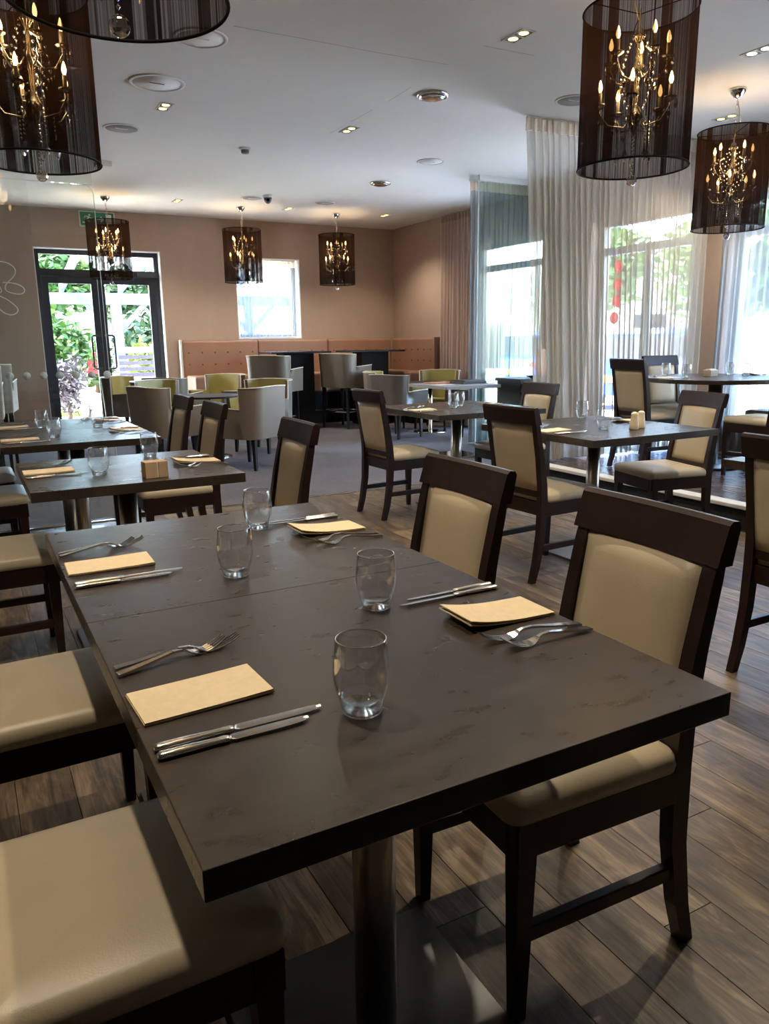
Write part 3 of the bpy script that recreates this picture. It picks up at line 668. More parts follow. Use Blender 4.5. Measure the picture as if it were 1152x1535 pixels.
# ---------------------------------------------------------------- tub chairs (front faces +x)
def make_tub(name, cat, lift=0.0, back=.82, outer='taupe_leather'):
    r = thing(name, name, cat); zb = .31 + lift; arm = .60 + lift; bk = back + lift; w, t = .29, .055; xb, xf = -.27, .26; rc = .13
    path = []          # (x, y, nx, ny, is_back)
    for k in range(4): path.append((xf - (xf - (-.10)) * k / 3, -w, 0, -1, 0))
    path.append((-.10, -w, 0, -1, 1)); path.append((xb + rc, -w, 0, -1, 1))
    for k in range(1, 6): a = PI * 1.5 - (PI / 2) * k / 6; path.append((xb + rc + rc * math.cos(a), -w + rc + rc * math.sin(a), math.cos(a), math.sin(a), 1))
    path.append((xb, -w + rc, -1, 0, 1)); path.append((xb, 0, -1, 0, 1))
    full = path + [(x, -y, nx, -ny, q) for x, y, nx, ny, q in reversed(path[:-1])]
    def top(p): return bk - .012 * (abs(p[1]) / w) ** 2 if p[4] else arm + .02 * (p[0] + .1) / .36
    def flare(z): return .030 * (z - zb) / (bk - zb)
    vo = []; vi = []
    for p in full:
        zt = top(p)
        for k in range(4):
            z = zb + (zt - zb) * k / 3; fl = flare(z); vo.append((p[0] + p[2] * fl, p[1] + p[3] * fl * .6, z))
        for k in range(4):
            z = zb + .06 + (zt - zb - .06) * k / 3; fl = flare(z) - t * (1.0 if z < zt - .01 else .96); vi.append((p[0] + p[2] * fl, p[1] + p[3] * fl * (.6 if fl > 0 else 1), z))
    n = len(full); grid = [(i * 4 + k, (i + 1) * 4 + k, (i + 1) * 4 + k + 1, i * 4 + k + 1) for i in range(n - 1) for k in range(3)]
    b = B(); b.add(vo, grid, True)
    # top rim, arm fronts and bottom close the shell on the outer leather
    rim = []; rf = []
    for i in range(n): rim += [vo[i * 4 + 3], vi[i * 4 + 3]]
    for i in range(n - 1): rf.append((i * 2, (i + 1) * 2, (i + 1) * 2 + 1, i * 2 + 1))
    b.add(rim, rf)
    for i in (0, n - 1): b.add([vo[i * 4], vo[i * 4 + 3], vi[i * 4 + 3], vi[i * 4], vi[i * 4][:2] + (zb,)], [(0, 1, 2, 3, 4)])
    b.add([vo[i * 4] for i in range(n)], [tuple(range(n))])
    sh = b.obj('shell', outer, r)
    B().add(vi, grid, True).obj('lining', 'olive_leather', r)
    B().tube([(v[0], v[1], v[2]) for v in [vo[i * 4 + 3] for i in range(n)]], .006, 6).obj('piping', 'piping_leather', sh)
    B().rrect(.47, .47, .05, [(.01, 0), (0, .02), (0, .08), (.006, .10), (.02, .115), (.06, .125), (.14, .13)], .035, 0, .30 + lift).obj('seat_cushion', 'olive_leather', r)
    for sx in (-.20, .20):
        for sy in (-.22, .22):
            B().sweep([[(sx * (1.06 - .06 * k) + ax * h, sy * (1.04 - .04 * k) + ay * h, z) for ax, ay in ((-1, -1), (1, -1), (1, 1), (-1, 1))] for k, (z, h) in enumerate(((0, .013), (zb + .002, .022)))]).obj('leg', 'black_wood', r)
    if lift > .2: B().tube([(.2, -.22, .24), (.2, .22, .24), (-.2, .22, .24), (-.2, -.22, .24)], .011, 6, True).obj('foot_rail', 'chrome', r)
    return r
tub = make_tub('tub_chair', 'armchair'); ru = []; GA = 'taupe and olive tub chairs in the lounge'
for x, y, rz, lb in ((1.80, 8.05, 18, 'tub chair showing its taupe outside next to the patio door, nearest dining tables'), (2.52, 7.45, 124, 'tub chair with taupe back to the double table, beside cocktail table'),
    (2.05, 9.15, -66, 'tub chair with olive inside facing the dining tables, across cocktail table'), (3.02, 8.50, 214, 'tub chair turned to the patio door, olive inside showing'),
    (2.36, 10.05, 44, 'tub chair turned towards the banquette, grey back showing'), (1.95, 10.62, -40, 'tub chair standing closest to the patio door'),
    (3.04, 10.25, -146, 'tub chair with olive inside in front of the banquette cushion'), (4.95, 8.72, 16, 'pale backed tub chair behind the menu table'),
    (5.22, 9.50, -38, 'tub chair with olive inside beside the bar stool at the banquette'), (5.93, 9.32, -146, 'olive tub chair in front of the mauve curtain'),
    (5.92, 8.30, 150, 'grey tub chair between the menu table and the mauve curtain')): place(tub, ru, (x, y, .002), rz, lb, GA)
bar = make_tub('bar_chair', 'bar chair', .28, .79); bu = []
for x, y, rz, lb in ((3.70, 9.86, 40, 'tall grey bar chair in front of the boxed pedestal table'), (4.90, 10.18, 24, 'tall grey bar chair at the second tall table by the banquette corner'),
    (.02, 7.9, 86, 'tall bar chair seen through the dotted glass screen'), (.16, 8.65, 80, 'second tall bar chair behind the dotted glass screen by the door')): place(bar, bu, (x, y, .002), rz, lb, 'tall grey bar chairs')
# cocktail tables
ct = thing('cocktail_table', 'low round dark cocktail table among the tub chairs by the door', 'table', (2.34, 8.32, .002)); cu2 = []
B().lathe([(0, .66), (.34, .66), (.345, .665), (.345, .68), (0, .685)], 40, smooth=False).obj('tabletop', 'black_wood', ct)
B().lathe([(.03, .01), (.03, .66)], 20).obj('column', 'chrome', ct)
B().lathe([(.23, 0), (.23, .008), (.2, .014), (.03, .022)], 32).obj('base_plate', 'chrome', ct)
place(ct, cu2, (2.34, 8.32, .002), 0, 'low round dark cocktail table among the tub chairs by the door')
place(ct, cu2, (5.62, 8.98, .002), 0, 'low round dark cocktail table among the tub chairs by the mauve curtain')
mt = thing('menu_table', 'grey square pedestal table stacked with menus', 'table', (4.66, 6.96, .002), 0)
B().box(-.345, .345, -.37, .37, .742, .775, .002).obj('tabletop', 'grey_plastic', mt); B().lathe([(.036, .012), (.036, .742)], 24).obj('column', 'brushed_steel', mt)
B().rrect(.46, .46, .006, [(0, 0), (0, .01), (.002, .013)], smooth=False).obj('base_plate', 'chrome', mt)
for k, (x, y, z, rz, sx, sy, hh, m, lb) in enumerate(((4.60, 7.14, .7775, 6, .30, .22, .012, 'menu_tan', 'tan covered menu lying on the grey menu table'), (4.82, 6.93, .7775, 4, .32, .23, .026, 'menu_cover', 'thick dark menu folder at bottom of the stack'),
    (4.83, 6.95, .804, 10, .31, .22, .012, 'menu_cover', 'thin dark menu on top of the folder stack'), (4.46, 6.88, .7775, 12, .21, .15, .003, 'white_card', 'loose white paper sheet on the grey menu table'))):
    r = thing('menu', lb, 'menu', (x, y, z), rz, 'menus on the grey table')
    B().box(-sx / 2, sx / 2, -sy / 2, sy / 2, 0, hh, .001).obj('cover', m, r)
    if hh > .005: B().box(-sx / 2 + .006, sx / 2 + .002, -sy / 2 + .004, sy / 2 - .004, hh * .25, hh * .75).obj('pages', 'white_card', r)
# tall boxed pedestal tables by the banquette
for x, lb in ((4.27, 'tall dark table on a wide boxed pedestal before the banquette'), (5.50, 'tall dark table nearer the banquette corner')):
    r = thing('tall_table', lb, 'table', (x, 10.50, .002), 0, 'tall tables along the banquette')
    B().box(-.46, .46, -.26, .26, 1.075, 1.10, .003).obj('tabletop', 'black_wood', r)
    B().box(-.23, .23, -.15, .15, .05, 1.075, .004).obj('pedestal', 'plinth_black', r); B().box(-.25, .25, -.17, .17, 0, .05, .003).obj('foot', 'black_wood', r)
# ---------------------------------------------------------------- banquette
bq = thing('banquette', 'tan leather corner banquette with buttoned back and black plinth', 'banquette', (4.6, 11.2, 0)); ox, oy = 4.6, 11.2
def pad(x0, x1, y0, y1, z0, z1, bev, name, mat, par, off=True):
    return B().box(x0 - ox, x1 - ox, y0 - oy, y1 - oy, z0, z1, bev).obj(name, mat, par)
pad(2.86, 6.44, 10.90, 11.44, .002, .48, 0, 'plinth', 'plinth_black', bq); pad(5.94, 6.44, 10.02, 10.90, .002, .48, 0, 'plinth', 'plinth_black', bq)
bt = B().lathe([(0, -.008), (.008, -.006), (.013, -.001), (.014, .004), (0, .012)], 12).mesh('button', 'tan_button')
def panel(a, c, along, n):
    if along == 'x': p = pad(a, c, 11.33, 11.44, .62, 1.275, .03, 'back_panel', 'tan_leather', bq)
    else: p = pad(6.33, 6.44, a, c, .62, 1.275, .03, 'back_panel', 'tan_leather', bq)
    for k in range(n):
        q = a + (c - a) * (k + .5) / n
        for z in (.93, 1.10):
            if along == 'x': inst('button', bt, p, (q - ox, 11.329 - oy, z), (-PI / 2, 0, 0))
            else: inst('button', bt, p, (6.329 - ox, q - oy, z), (0, -PI / 2, 0))
panel(2.86, 4.02, 'x', 6); panel(4.024, 5.18, 'x', 6); panel(5.184, 6.33, 'x', 6); panel(10.02, 11.32, 'y', 7)
for a, c in ((2.89, 4.02), (4.024, 5.18), (5.184, 5.93)): pad(a, c, 10.84, 11.34, .48, .775, .03, 'seat_cushion', 'tan_leather', bq)
pad(5.934, 6.34, 10.03, 11.33, .48, .775, .03, 'seat_cushion', 'tan_leather', bq)
pad(2.83, 2.858, 11.32, 11.45, .002, 1.285, .003, 'end_panel', 'white_plastic', bq)
pad(6.31, 6.44, 9.98, 10.018, .48, 1.285, .01, 'end_panel', 'tan_leather', bq)
B().tube([(2.88 - ox, 10.82 - oy, .21), (5.86 - ox, 10.82 - oy, .21)], .016, 8).obj('foot_rail', 'chrome', bq)
for x in (3.0, 4.0, 5.0, 5.8): B().box(x - .01 - ox, x + .01 - ox, 10.82 - oy, 10.905 - oy, .20, .22).obj('rail_bracket', 'chrome', bq)
# ---------------------------------------------------------------- sideboard with plate and spiral menu
sb = thing('sideboard', 'dark sideboard with drawers half hidden by the platform curtain', 'sideboard', (5.43, 6.62, .002))
B().box(-.30, .30, -.20, .20, .06, .80, .004).obj('body', 'black_wood', sb); B().box(-.32, .32, -.215, .215, .80, .83, .004).obj('worktop', 'black_wood', sb); B().box(-.28, .28, -.18, .18, 0, .06).obj('plinth', 'plinth_black', sb)
for k in range(3):
    d = B().box(-.285, .285, -.218, -.201, .09 + k * .235, .31 + k * .235, .003).obj('drawer', 'black_wood', sb); B().box(-.08, .08, -.236, -.218, .225 + k * .235, .238 + k * .235, .003).obj('handle', 'chrome', d)
pl = thing('plate', 'dark shallow dish on the sideboard', 'plate', (5.46, 6.56, .832)); B().lathe([(0, .0), (.06, .0), (.12, .018), (.125, .02), (.118, .021), (.06, .006), (0, .006)], 32).obj('dish', 'black_ring', pl)
sm = thing('menu_stand', 'tan spiral bound flip menu standing on the sideboard', 'menu', (5.58, 6.68, .832), 0)
B().box(-.01, .10, -.02, .02, 0, .01).obj('foot', 'menu_tan', sm); B().box(-.02, .10, -.008, .008, .01, .30, .002).obj('cover', 'menu_tan', sm)
for k in range(9): B().tube([(-.022 + .008 * math.cos(a), .012 * math.sin(a), .03 + k * .031) for a in [2 * PI * i / 10 for i in range(10)]], .0015, 4, True).obj('spiral_ring', 'black_ring', sm)
# ---------------------------------------------------------------- chandelier pendants
def make_pendant():
    r = thing('pendant_chandelier', 'pendant', 'pendant lamp', group='black string shade chandelier pendants')
    # origin at ceiling; everything below it
    zt, zb, R0 = -.29, -.965, .255
    B().lathe([(.0, 0), (.058, 0), (.06, -.006), (.05, -.03), (.03, -.055), (.014, -.066), (.0, -.068)], 24).obj('canopy', 'chrome', r)
    ch = B(); 
    for k in range(7):
        z0 = -.07 - k * .036; ang = (k % 2) * PI / 2
        ch.tube([(.008 * math.cos(a) * math.cos(ang), .008 * math.cos(a) * math.sin(ang), z0 - .02 + .022 * math.sin(a)) for a in [2 * PI * i / 10 for i in range(10)]], .0018, 5, True)
    ch.obj('chain', 'chrome', r)
    B().tube([(0, 0, -.06), (.012, .01, -.12), (.03, .02, -.22), (.034, .0, -.27), (.0, .0, -.34)], .0028, 5).obj('flex', 'candle_sleeve', r)
    # drum: thin wall
    sh = B(); n = 72; sh.add([(R0 * math.cos(2 * PI * i / n), R0 * math.sin(2 * PI * i / n), z) for z in (zb, zt) for i in range(n)], [(i, (i + 1) % n, n + (i + 1) % n, n + i) for i in range(n)], True)
    s = sh.obj('shade', 'string_shade', r)
    for z in (zb, zt): B().tube([(R0 * math.cos(2 * PI * i / 64), R0 * math.sin(2 * PI * i / 64), z) for i in range(64)], .0045, 6, True).obj('rim', 'black_ring', s)
    sp = B()
    for k in range(3): a = 2 * PI * k / 3; sp.tube([(0, 0, zt - .015), (R0 * math.cos(a), R0 * math.sin(a), zt)], .0025, 5)
    sp.obj('spider', 'black_ring', s)
    B().lathe([(0, -.28), (.006, -.29), (.007, -.36), (.018, -.37), (.022, -.40), (.008, -.43), (.009, -.50), (.024, -.53), (.03, -.56), (.012, -.60), (.010, -.68), (.028, -.72), (.042, -.745), (.02, -.78), (.006, -.81), (0, -.83)], 16).obj('stem', 'nickel', r)
    cup = B().lathe([(0, 0), (.012, .002), (.028, .012), (.03, .018), (.012, .014), (0, .014)], 14).mesh('cup', 'nickel')
    slv = B().lathe([(.009, .014), (.009, .07)], 10).mesh('candle', 'candle_sleeve')
    bul = B().lathe([(0, .070), (.006, .074), (.0105, .088), (.0085, .104), (.003, .122), (0, .126)], 10).mesh('bulb', 'bulb_glow')
    cry = B().lathe([(0, 0), (.007, -.012), (.0095, -.024), (.006, -.036), (0, -.046)], 6, smooth=False).mesh('crystal', 'crystal_glass')
    bead = B().lathe([(0, .006), (.0055, 0), (0, -.006)], 6, smooth=False).mesh('bead', 'crystal_glass')
    for tier, (zc, rr, na, ph) in enumerate(((-.50, .135, 5, .2), (-.70, .165, 5, .83))):
        for k in range(na):
            a = ph + 2 * PI * k / na; cx, sx = math.cos(a), math.sin(a)
            arm = B().tube([(.01 * cx, .01 * sx, zc - .03), (.05 * cx, .05 * sx, zc - .085), (rr * .75 * cx, rr * .75 * sx, zc - .075), (rr * cx, rr * sx, zc - .02), (rr * cx, rr * sx, zc)], .0042, 6).obj('arm', 'nickel', r)
            inst('cup', cup, arm, (rr * cx, rr * sx, zc)); inst('candle', slv, arm, (rr * cx, rr * sx, zc)); inst('bulb', bul, arm, (rr * cx, rr * sx, zc))
            inst('crystal', cry, arm, (rr * cx * 1.17, rr * sx * 1.17, zc + .008)); inst('crystal', cry, arm, (rr * cx * .62, rr * sx * .62, zc - .085)); inst('crystal', cry, arm, (rr * cx * .98, rr * sx * .98, zc - .03))
    # bead strands round the stem
    for k in range(6):
        a = k * PI / 3; st = B()
        for j in range(11):
            t = j / 10; rad = .028 + .05 * math.sin(PI * t); bz = -.40 - .33 * t
            st.lathe([(0, .008), (.0065, 0), (0, -.008)], 6, rad * math.cos(a), rad * math.sin(a), bz, smooth=False)
        st.obj('bead_strand', 'crystal_glass', r)
    for k in range(5):
        a = .4 + k * 2 * PI / 5; st = B()
        for j in range(7): st.lathe([(0, .007), (.0055, 0), (0, -.007)], 6, .075 * math.cos(a), .075 * math.sin(a), -.76 - j * .017, smooth=False)
        q = st.obj('bead_strand', 'crystal_glass', r); inst('crystal', cry, q, (.075 * math.cos(a), .075 * math.sin(a), -.885), sc=(1.4, 1.4, 1.4))
    st = B()
    for j in range(9): st.lathe([(0, .008), (.006, 0), (0, -.008)], 6, 0, 0, -.835 - j * .018, smooth=False)
    q = st.obj('bead_strand', 'crystal_glass', r)
    B().lathe([(.025 * math.sin(PI * j / 8), -.025 * math.cos(PI * j / 8)) for j in range(9)], 12, 0, 0, -1.02, smooth=False).obj('crystal_ball', 'crystal_glass', q)
    return r
pen = make_pendant(); pu = []
for x, y, lb in ((.425, 2.06, 'pendant chandelier hung over the double table'), (.42, 3.92, 'pendant chandelier hung beside the glass screen table'), (2.93, 2.87, 'pendant chandelier hung over the salt and pepper table'),
    (5.20, 4.10, 'pendant chandelier hung over the round platform table'), (1.793, 10.33, 'pendant chandelier hung in front of the patio door'), (3.521, 10.38, 'pendant chandelier hung in front of the small white window'), (4.91, 10.36, 'pendant chandelier hung near the banquette corner')):
    place(pen, pu, (x, y, CEIL), random.uniform(0, 360), lb, 'black string shade chandelier pendants')
    l = bpy.data.lights.new('pendant_light', 'POINT'); l.energy = PEND; l.color = (1, .70, .38); l.shadow_soft_size = .10
    o = bpy.data.objects.new('pendant_light', l); C.objects.link(o); o.location = (x, y, CEIL - .52)
# ---------------------------------------------------------------- ceiling fittings
def downlight(x, y, lb, white=False, gain=1.0):
    r = thing('twin_downlight', lb, 'downlight', (x, y, CEIL), 0, 'recessed twin downlights')
    b = B(); b.box(-.05, .05, -.105, -.095, -.005, 0); b.box(-.05, .05, .095, .105, -.005, 0); b.box(-.05, -.042, -.095, .095, -.005, 0); b.box(.042, .05, -.095, .095, -.005, 0); b.box(-.042, .042, -.006, .006, -.005, 0)
    b.obj('frame', 'white_plastic', r)
    for sy in (-.05, .05):
        B().box(-.042, .042, sy - .0435, sy + .0435, -.002, -.0005).obj('plate', 'grey_metal', r)
        B().lathe([(0, -.004), (.028, -.004), (.030, -.002), (0, -.002)], 20, 0, sy).obj('lamp', 'lamp_white' if white else 'lamp_glow', r)
    l = bpy.data.lights.new('downlight_beam', 'SPOT'); l.energy = LAMP * gain; l.color = (1, .84, .62) if not white else (1, .93, .84); l.spot_size = math.radians(120); l.spot_blend = .7; l.shadow_soft_size = .035
    o = bpy.data.objects.new('downlight_beam', l); C.objects.link(o); o.location = (x, y, CEIL - .02)
for x, y, lb, wh in ((3.135, 4.03, 'twin downlight over the salt and pepper table', 0), (3.145, 6.33, 'twin downlight over the carpet, between the two round chrome vents', 0), (1.594, 6.356, 'twin downlight between the two round speakers', 0),
    (2.66, 10.28, 'twin downlight between the door pendant and the window pendant', 0), (4.16, 10.27, 'twin downlight between the window pendant and the corner pendant', 0), (5.63, 10.24, 'twin downlight nearest the banquette corner', 0),
    (4.655, 3.54, 'white twin downlight over the platform step', 1), (5.766, 4.64, 'twin downlight over the round table', 0), (1.594, 1.72, 'twin downlight above the window side of the double table', 0), (-.04, 1.72, 'twin downlight above the inner chairs of the double table', 0),
    (1.594, 3.9, 'twin downlight between the door end pendants', 0), (3.14, 1.7, 'twin downlight by the bare end of the platform step', 0)): downlight(x, y, lb, wh, 1.12 if y < 2 else 1.0)
def rnd(x, y, lb, cat, name, parts):
    r = thing(name, lb, cat, (x, y, CEIL)); 
    for nm, prof, mat in parts: B().lathe(prof, 40).obj(nm, mat, r)
    return r
for x, y, lb in ((3.274, 5.204, 'round chrome ceiling vent over the wood floor'), (4.457, 8.196, 'round chrome ceiling vent over the lounge carpet')):
    rnd(x, y, lb, 'vent', 'ceiling_vent', (('collar', [(.118, 0), (.122, -.006), (.112, -.018), (.10, -.02), (.09, -.008), (.088, 0)], 'chrome'), ('disc', [(0, -.03), (.06, -.032), (.088, -.026), (.09, -.022), (.03, -.012), (.012, 0), (0, 0)], 'chrome')))
for x, y, rr, lb, gm in ((1.421, 5.822, .19, 'large round white ceiling speaker with slot', 'white_paint'), (1.415, 7.109, .15, 'round grey grille ceiling speaker with white rim', 'grille_grey'), (4.406, 7.039, .14, 'round white ceiling speaker near the glass screen', 'white_paint'),
    (3.45, 9.70, .14, 'round ceiling speaker beside the security camera', 'grey_plastic'), (4.42, 9.642, .13, 'round ceiling speaker by the corner pendant', 'grey_plastic'), (4.30, 4.84, .14, 'round ceiling speaker behind the salt and pepper pendant', 'grey_plastic'), (1.47, 4.90, .16, 'round ceiling speaker behind the double table pendant', 'white_paint')):
    r = rnd(x, y, lb, 'speaker', 'ceiling_speaker', (('rim', [(rr, 0), (rr, -.006), (rr * .88, -.008), (rr * .86, 0)], 'white_plastic'), ('grille', [(0, -.004), (rr * .87, -.004), (rr * .87, 0), (0, 0)], gm)))
    B().box(-.05, .05, -.006, .006, -.0065, -.0042).obj('badge', 'grey_metal' if rr > .18 else 'white_plastic', r)
rnd(2.555, 7.317, 'small white smoke detector on the ceiling', 'smoke detector', 'smoke_detector', (('base', [(.055, 0), (.055, -.012), (.048, -.018), (0, -.018)], 'white_plastic'), ('sensor', [(.038, -.018), (.036, -.042), (.03, -.048), (0, -.05)], 'grey_plastic')))
em = thing('emergency_light', 'small white boxed emergency light on the ceiling', 'emergency light', (1.477, 8.46, CEIL), 0)
B().box(-.075, .075, -.075, .075, -.045, 0, .004).obj('housing', 'white_plastic', em); B().box(-.06, .06, -.06, .06, -.05, -.045).obj('diffuser', 'white_card', em)
cc = thing('security_camera', 'small grey dome security camera on the ceiling', 'camera', (3.56, 9.45, CEIL)); B().lathe([(.06, 0), (.06, -.03), (0, -.03)], 24).obj('base', 'white_plastic', cc)
B().lathe([(.05 * math.sin(PI * (.5 - j / 12)), -.03 - .07 * math.sin(PI * j / 12)) for j in range(7)], 20).obj('dome', 'grey_metal', cc); B().lathe([(0, -.02), (.018, -.02), (.018, 0), (0, 0)], 14, 0, 0, 0).obj('lens', 'black_ring', cc, (-.01, -.055, -.06), (PI / 2, 0, 0))
# exit sign
ex = thing('exit_sign', 'green exit sign with running figure above the patio door', 'sign', (1.86, YB - .012, 2.885))
B().box(-.23, .23, -.012, .012, -.10, .10, .003).obj('frame', 'white_plastic', ex); B().box(-.215, .215, -.0135, -.011, -.086, .086).obj('panel', 'exit_green', ex)
b = B(); P = lambda pts, w: [b.sweep([[(x + w * ax, -.0142, z + w * az) for ax, az in ((-1, 0), (0, -1), (1, 0), (0, 1))] for x, z in pts])]
b.lathe([(0, -.0005), (.014, -.0005), (.014, .0005), (0, .0005)], 14)
bh = B().lathe([(0, -.0005), (.014, -.0005), (.014, .0005), (0, .0005)], 14).obj('figure_head', 'white_card', ex, (-.095, -.0140, .050), (PI / 2, 0, 0))
def bar2(p, q, w, name='figure_limb'):
    d = Vector((q[0] - p[0], 0, q[1] - p[1])); n = Vector((-d.z, 0, d.x)).normalized() * w; a, c = Vector((p[0], 0, p[1])), Vector((q[0], 0, q[1]))
    vs = [v + Vector((0, y, 0)) for y in (-.0145, -.0134) for v in (a - n, a + n, c + n, c - n)]
    B().add(vs, [(0, 1, 2, 3), (4, 5, 6, 7), (0, 1, 5, 4), (1, 2, 6, 5), (2, 3, 7, 6), (3, 0, 4, 7)]).obj(name, 'white_card', ex)
for p, q, w in (((-.105, .034), (-.125, -.015), .011), ((-.125, -.015), (-.10, -.04), .007), ((-.10, -.04), (-.115, -.07), .006), ((-.125, -.015), (-.155, -.045), .007), ((-.155, -.045), (-.19, -.045), .006), ((-.105, .03), (-.075, .005), .005), ((-.075, .005), (-.055, .015), .005), ((-.11, .03), (-.15, .035), .005), ((-.15, .035), (-.165, .01), .005)): bar2(p, q, w)
bar2((.15, .065), (.15, -.065), .035, 'door_symbol'); bar2((.0, 0), (.07, 0), .008, 'arrow_shaft'); bar2((.045, .03), (.08, 0), .008, 'arrow_head'); bar2((.045, -.03), (.08, 0), .008, 'arrow_head')
# red stickers on the door window
for k, (y, z) in enumerate(((6.60, 2.02), (6.60, 1.83), (6.60, 1.65), (6.63, 1.46))):
    o = B().lathe([(0, 0), (.068, 0), (.068, .002), (0, .002)], 28).obj('window_sticker', 'sticker_red', None, (XR + .168, y, z), (0, -PI / 2, 0))
    tag(o, ('top', 'second', 'third', 'lowest')[k] + ' red round sticker in the column on the platform side window', 'sticker', 'red round window stickers')
# ---------------------------------------------------------------- outdoors
o = struct('ground', B().box(-14, 30, YB + .3, 34, -.3, -.06), 'patio_stone'); o = struct('ground_carpark', B().box(XR + .3, 40, -14, YB + .3, -.3, -.08), 'tarmac'); o.name = 'ground'
o = struct('ground_lawn', B().box(-2, 1.9, 15.2, 22, -.06, .02), 'lawn'); o.name = 'lawn'
def bush(name, label, cat, loc, rx, ry, rz, leaf, n, size, trunk=.0, mat2=None, seed=1, shape=2.0):
    rnd = random.Random(seed); r = thing(name, label, cat, loc, 0)
    vs = []; fs = []
    lobes = [(rnd.uniform(-.45, .45), rnd.uniform(-.45, .45), rnd.uniform(-.3, .45), rnd.uniform(.45, .7)) for _ in range(9)] + [(0, 0, 0, .8)]
    for i in range(n):
        lx, ly, lz, lr = lobes[rnd.randrange(len(lobes))]
        d = Vector((rnd.gauss(0, 1), rnd.gauss(0, 1), rnd.gauss(0, 1))).normalized() * lr * rnd.uniform(.72, 1.02)
        p = Vector(((lx + d.x) * rx, (ly + d.y) * ry, (lz + d.z) * rz + rz + trunk))
        if p.z < .02: p.z = rnd.uniform(.02, .2)
        a = Vector((rnd.gauss(0, 1), rnd.gauss(0, 1), rnd.gauss(0, .7))).normalized(); c = a.cross(Vector((rnd.gauss(0, 1), rnd.gauss(0, 1), rnd.gauss(0, 1)))).normalized(); s = size * rnd.uniform(.6, 1.3)
        k = len(vs); vs += [p - a * s, p + c * s * .45, p + a * s, p - c * s * .45]; fs.append((k, k + 1, k + 2, k + 3))
    fo = B().add(vs, fs).obj('foliage', leaf, r)
    st = B(); st.tube([(0, 0, 0), (.02, .01, trunk * .6 + .1), (0, 0, trunk + rz)], [.05 + trunk * .04, .04 + trunk * .03, .02], 8); st.obj('trunk', 'bark', r)
    if mat2:
        fv = []; ff = []
        for i in range(16):
            d = Vector((rnd.gauss(0, 1), -abs(rnd.gauss(0, 1)), abs(rnd.gauss(0, .8)))).normalized(); p = Vector((d.x * rx, d.y * ry, d.z * rz + rz + trunk)); k = len(fv); s = size * .7
            fv += [p + Vector((-s, 0, -s)), p + Vector((s, 0, -s)), p + Vector((s, 0, s)), p + Vector((-s, 0, s))]; ff.append((k, k + 1, k + 2, k + 3))
        B().add(fv, ff).obj('blossom', mat2, r)
    return r
bush('garden_tree', 'light green tree rising above the pergola beam', 'tree', (2.0, 19.5, -.06), 1.2, 1.0, 1.0, 'leaf_green', 2600, .13, 1.7, seed=2)
bush('garden_tree', 'dark green tree behind the pergola post', 'tree', (4.4, 20.5, -.06), 1.5, 1.2, 1.0, 'leaf_dark', 2600, .14, 1.2, seed=3)
bush('garden_shrub', 'rounded green shrub behind the pergola beam', 'shrub', (1.75, 17.6, -.06), .9, .8, .95, 'leaf_green', 2200, .10, .1, seed=4)
bush('garden_shrub', 'dense green shrub between pergola post and bench', 'shrub', (3.8, 17.8, -.06), .95, .8, .92, 'leaf_dark', 2200, .10, .1, seed=5)
bush('garden_shrub', 'yellow green feathery shrub behind the bench', 'shrub', (3.45, 16.2, -.06), .5, .5, .72, 'leaf_lime', 1000, .09, 0, seed=6)
bush('garden_shrub', 'purple leaved shrub at the patio edge', 'shrub', (1.55, 14.1, -.06), .36, .36, .62, 'leaf_purple', 1100, .055, 0, seed=7)
bush('flower_bush', 'red flowering bush beside the white planter', 'shrub', (2.12, 14.6, .396), .22, .22, .34, 'leaf_green', 420, .05, 0, 'flower_red', seed=8)
bush('garden_shrub', 'green hedge plant outside the small white window', 'shrub', (6.4, 17.9, -.06), 1.2, .8, .85, 'leaf_lime', 1800, .11, .0, seed=9)
pla = thing('planter', 'square white garden planter under the red flowers', 'planter', (2.12, 14.6, -.06)); B().box(-.28, .28, -.28, .28, 0, .44, .02).obj('tub', 'garden_white', pla); B().box(-.25, .25, -.25, .25, .425, .445).obj('soil', 'bark', pla)
gw = struct('wall_garden', B().box(-6, 12, 22.5, 22.8, -.06, 2.1), 'garden_white')
pg = thing('pergola', 'pale blue timber pergola with braced post outside the door', 'pergola', (2.72, 15.5, -.06))
for x in (-2.6, 0, 2.6):
    B().box(x - .085, x + .085, -.085, .085, 0, 2.22, .006).obj('post', 'pale_blue_timber', pg)
    for s in (-1, 1): B().sweep([[(x + s * a + q * .05, y, z + q * .05 * s * 0 + w) for y, w in ((-.045, -.06), (.045, -.06), (.045, .06), (-.045, .06))] for a, z, q in ((.06, 1.55, 0), (.62, 2.12, 0))]).obj('brace', 'pale_blue_timber', pg)
B().box(-3.4, 3.6, -.07, .07, 2.02, 2.22, .006).obj('beam', 'pale_blue_timber', pg); B().box(-3.4, 3.6, -3.0, -2.86, 2.62, 2.80, .006).obj('beam', 'pale_blue_timber', pg)
for k in range(7): x = -3.0 + k * 1.05; B().sweep([[(x + dx, y, z + w) for dx, w in ((-.035, -.08), (.035, -.08), (.035, .08), (-.035, .08))] for y, z in ((-3.4, 2.90), (.3, 2.32))]).obj('rafter', 'pale_blue_timber', pg)
gb = thing('garden_bench', 'slatted garden bench with pale blue top rail', 'bench', (3.05, 14.6, -.06))
for k in range(6): B().box(-.55, .55, .0, .03, .50 + k * .105, .57 + k * .105, .004).obj('slat', 'bench_slat', gb)
B().box(-.58, .58, -.02, .05, 1.13, 1.24, .006).obj('top_rail', 'pale_blue_timber', gb); B().box(-.58, .58, -.45, .02, .42, .47, .006).obj('seat', 'pale_blue_timber', gb)
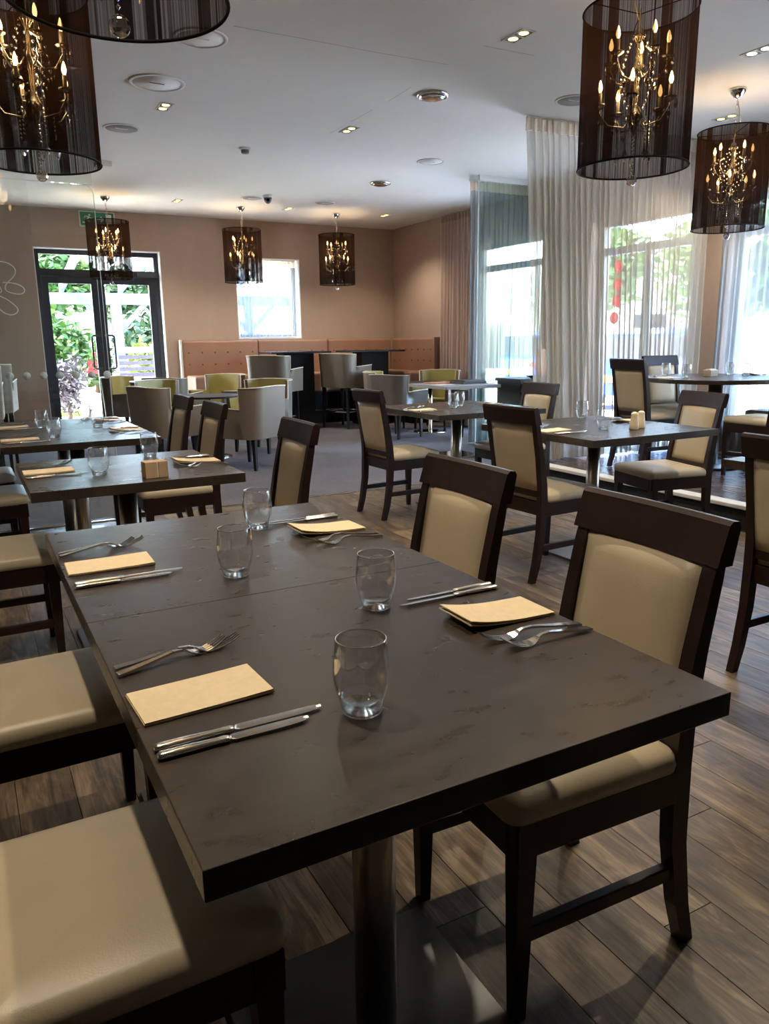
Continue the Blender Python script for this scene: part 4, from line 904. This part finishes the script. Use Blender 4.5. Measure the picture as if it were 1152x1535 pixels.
for x in (-.55, .55):
    for y in (-.42, .02): B().box(x - .03, x + .03, y - .03, y + .03, 0, .43 if y < 0 else 1.13).obj('leg', 'pale_blue_timber', gb)
bush('flower_bush', 'pink flowers growing behind the bench slats', 'shrub', (3.1, 15.0, -.06), .4, .25, .36, 'leaf_dark', 500, .05, 0, 'flower_pink', seed=12)
gt = thing('garden_table', 'white round garden table on the sunny patio', 'table', (2.75, 13.6, -.06)); B().lathe([(0, .70), (.42, .70), (.43, .715), (.42, .73), (0, .73)], 32).obj('tabletop', 'garden_white', gt); B().lathe([(.2, 0), (.2, .02), (.04, .06), (.03, .70)], 20).obj('pedestal', 'garden_white', gt)
# cars and trees beyond the right-hand windows
def car(label, loc, rz, mat):
    r = thing('car', label, 'car', loc, rz)
    def side(poly, w0, w1, name, m, par=r):
        secs = []
        for y, k in ((-w0, .96), (-w1, 1.0), (w1, 1.0), (w0, .96)): secs.append([(x * (1 if k == 1 else .985), y, z * (1 if k == 1 else .985) + (.0 if k == 1 else .008)) for x, z in poly])
        return B().sweep(secs).obj(name, m, par)
    side([(-2.05, .28), (-2.1, .55), (-2.02, .86), (-1.5, .95), (.9, .93), (1.85, .80), (2.08, .62), (2.1, .30)], .86, .80, 'body', mat)
    cb = side([(-1.55, .93), (-1.15, 1.36), (-.5, 1.46), (.25, 1.42), (1.05, .93)], .74, .66, 'cabin', 'car_window')
    B().prism([(-1.12, 1.34), (-.5, 1.45), (.22, 1.41), (.2, 1.45), (-.5, 1.49), (-1.12, 1.385)], 'y', -.68, .68).obj('roof', mat, r)
    for x in (-1.3, 1.3):
        for y in (-.80, .80):
            w = B().lathe([(0, -.1), (.2, -.1), (.31, -.09), (.32, 0), (.31, .09), (.2, .1), (0, .1)], 24).obj('wheel', 'tyre', r, (x, y, .32), (PI / 2, 0, 0)); B().lathe([(0, -.105), (.19, -.105), (.2, -.09), (0, -.09)], 16).obj('hub', 'car_silver', w); B().lathe([(0, .105), (.19, .105), (.2, .09), (0, .09)], 16).obj('hub', 'car_silver', w)
    B().box(-2.13, -2.09, -.26, .26, .52, .64).obj('number_plate', 'plate_yellow', r)
    for y in (-.62, .62): B().box(-2.10, -2.03, y - .12, y + .12, .66, .80).obj('rear_light', 'sticker_red', r)
    return r
car('blue hatchback parked outside the platform side window', (12.4, 11.0, -.08), 20, 'car_blue'); car('silver car parked beyond the blue hatchback', (15.5, 8.0, -.08), 12, 'car_silver'); car('second blue car parked outside the greenish screen window', (13.0, 15.2, -.08), 25, 'car_blue')
bush('street_tree', 'round green tree beyond the parked cars', 'tree', (19, 14.5, -.08), 2.2, 2.0, 1.6, 'leaf_green', 2600, .22, 1.6, seed=21)
bush('street_tree', 'dark green tree beyond the silver car', 'tree', (18.5, 9.5, -.08), 2.0, 2.0, 1.7, 'leaf_dark', 2400, .22, 1.3, seed=22)
bush('street_tree', 'tall green tree beside the white house', 'tree', (20, 21, -.08), 2.4, 2.0, 2.0, 'leaf_green', 2400, .24, 1.5, seed=23)
hs = thing('house', 'low white house with a grey roof beyond the car park', 'house', (24, 27, -.08), -40)
hw = B().box(-5, 5, -3, 3, 0, 2.9).obj('house_walls', 'garden_white', hs); B().prism([(-3.3, 2.9), (3.3, 2.9), (0, 4.6)], 'x', -5.3, 5.3).obj('roof', 'roof_slate', hs)
for x in (-3.2, 0, 3.2): f = B().box(x - .6, x + .6, -3.05, -3.0, 1.0, 2.2).obj('house_window', 'car_window', hs); B().box(x - .03, x + .03, -3.08, -3.05, 1.0, 2.2).obj('glazing_bar', 'white_paint', f)
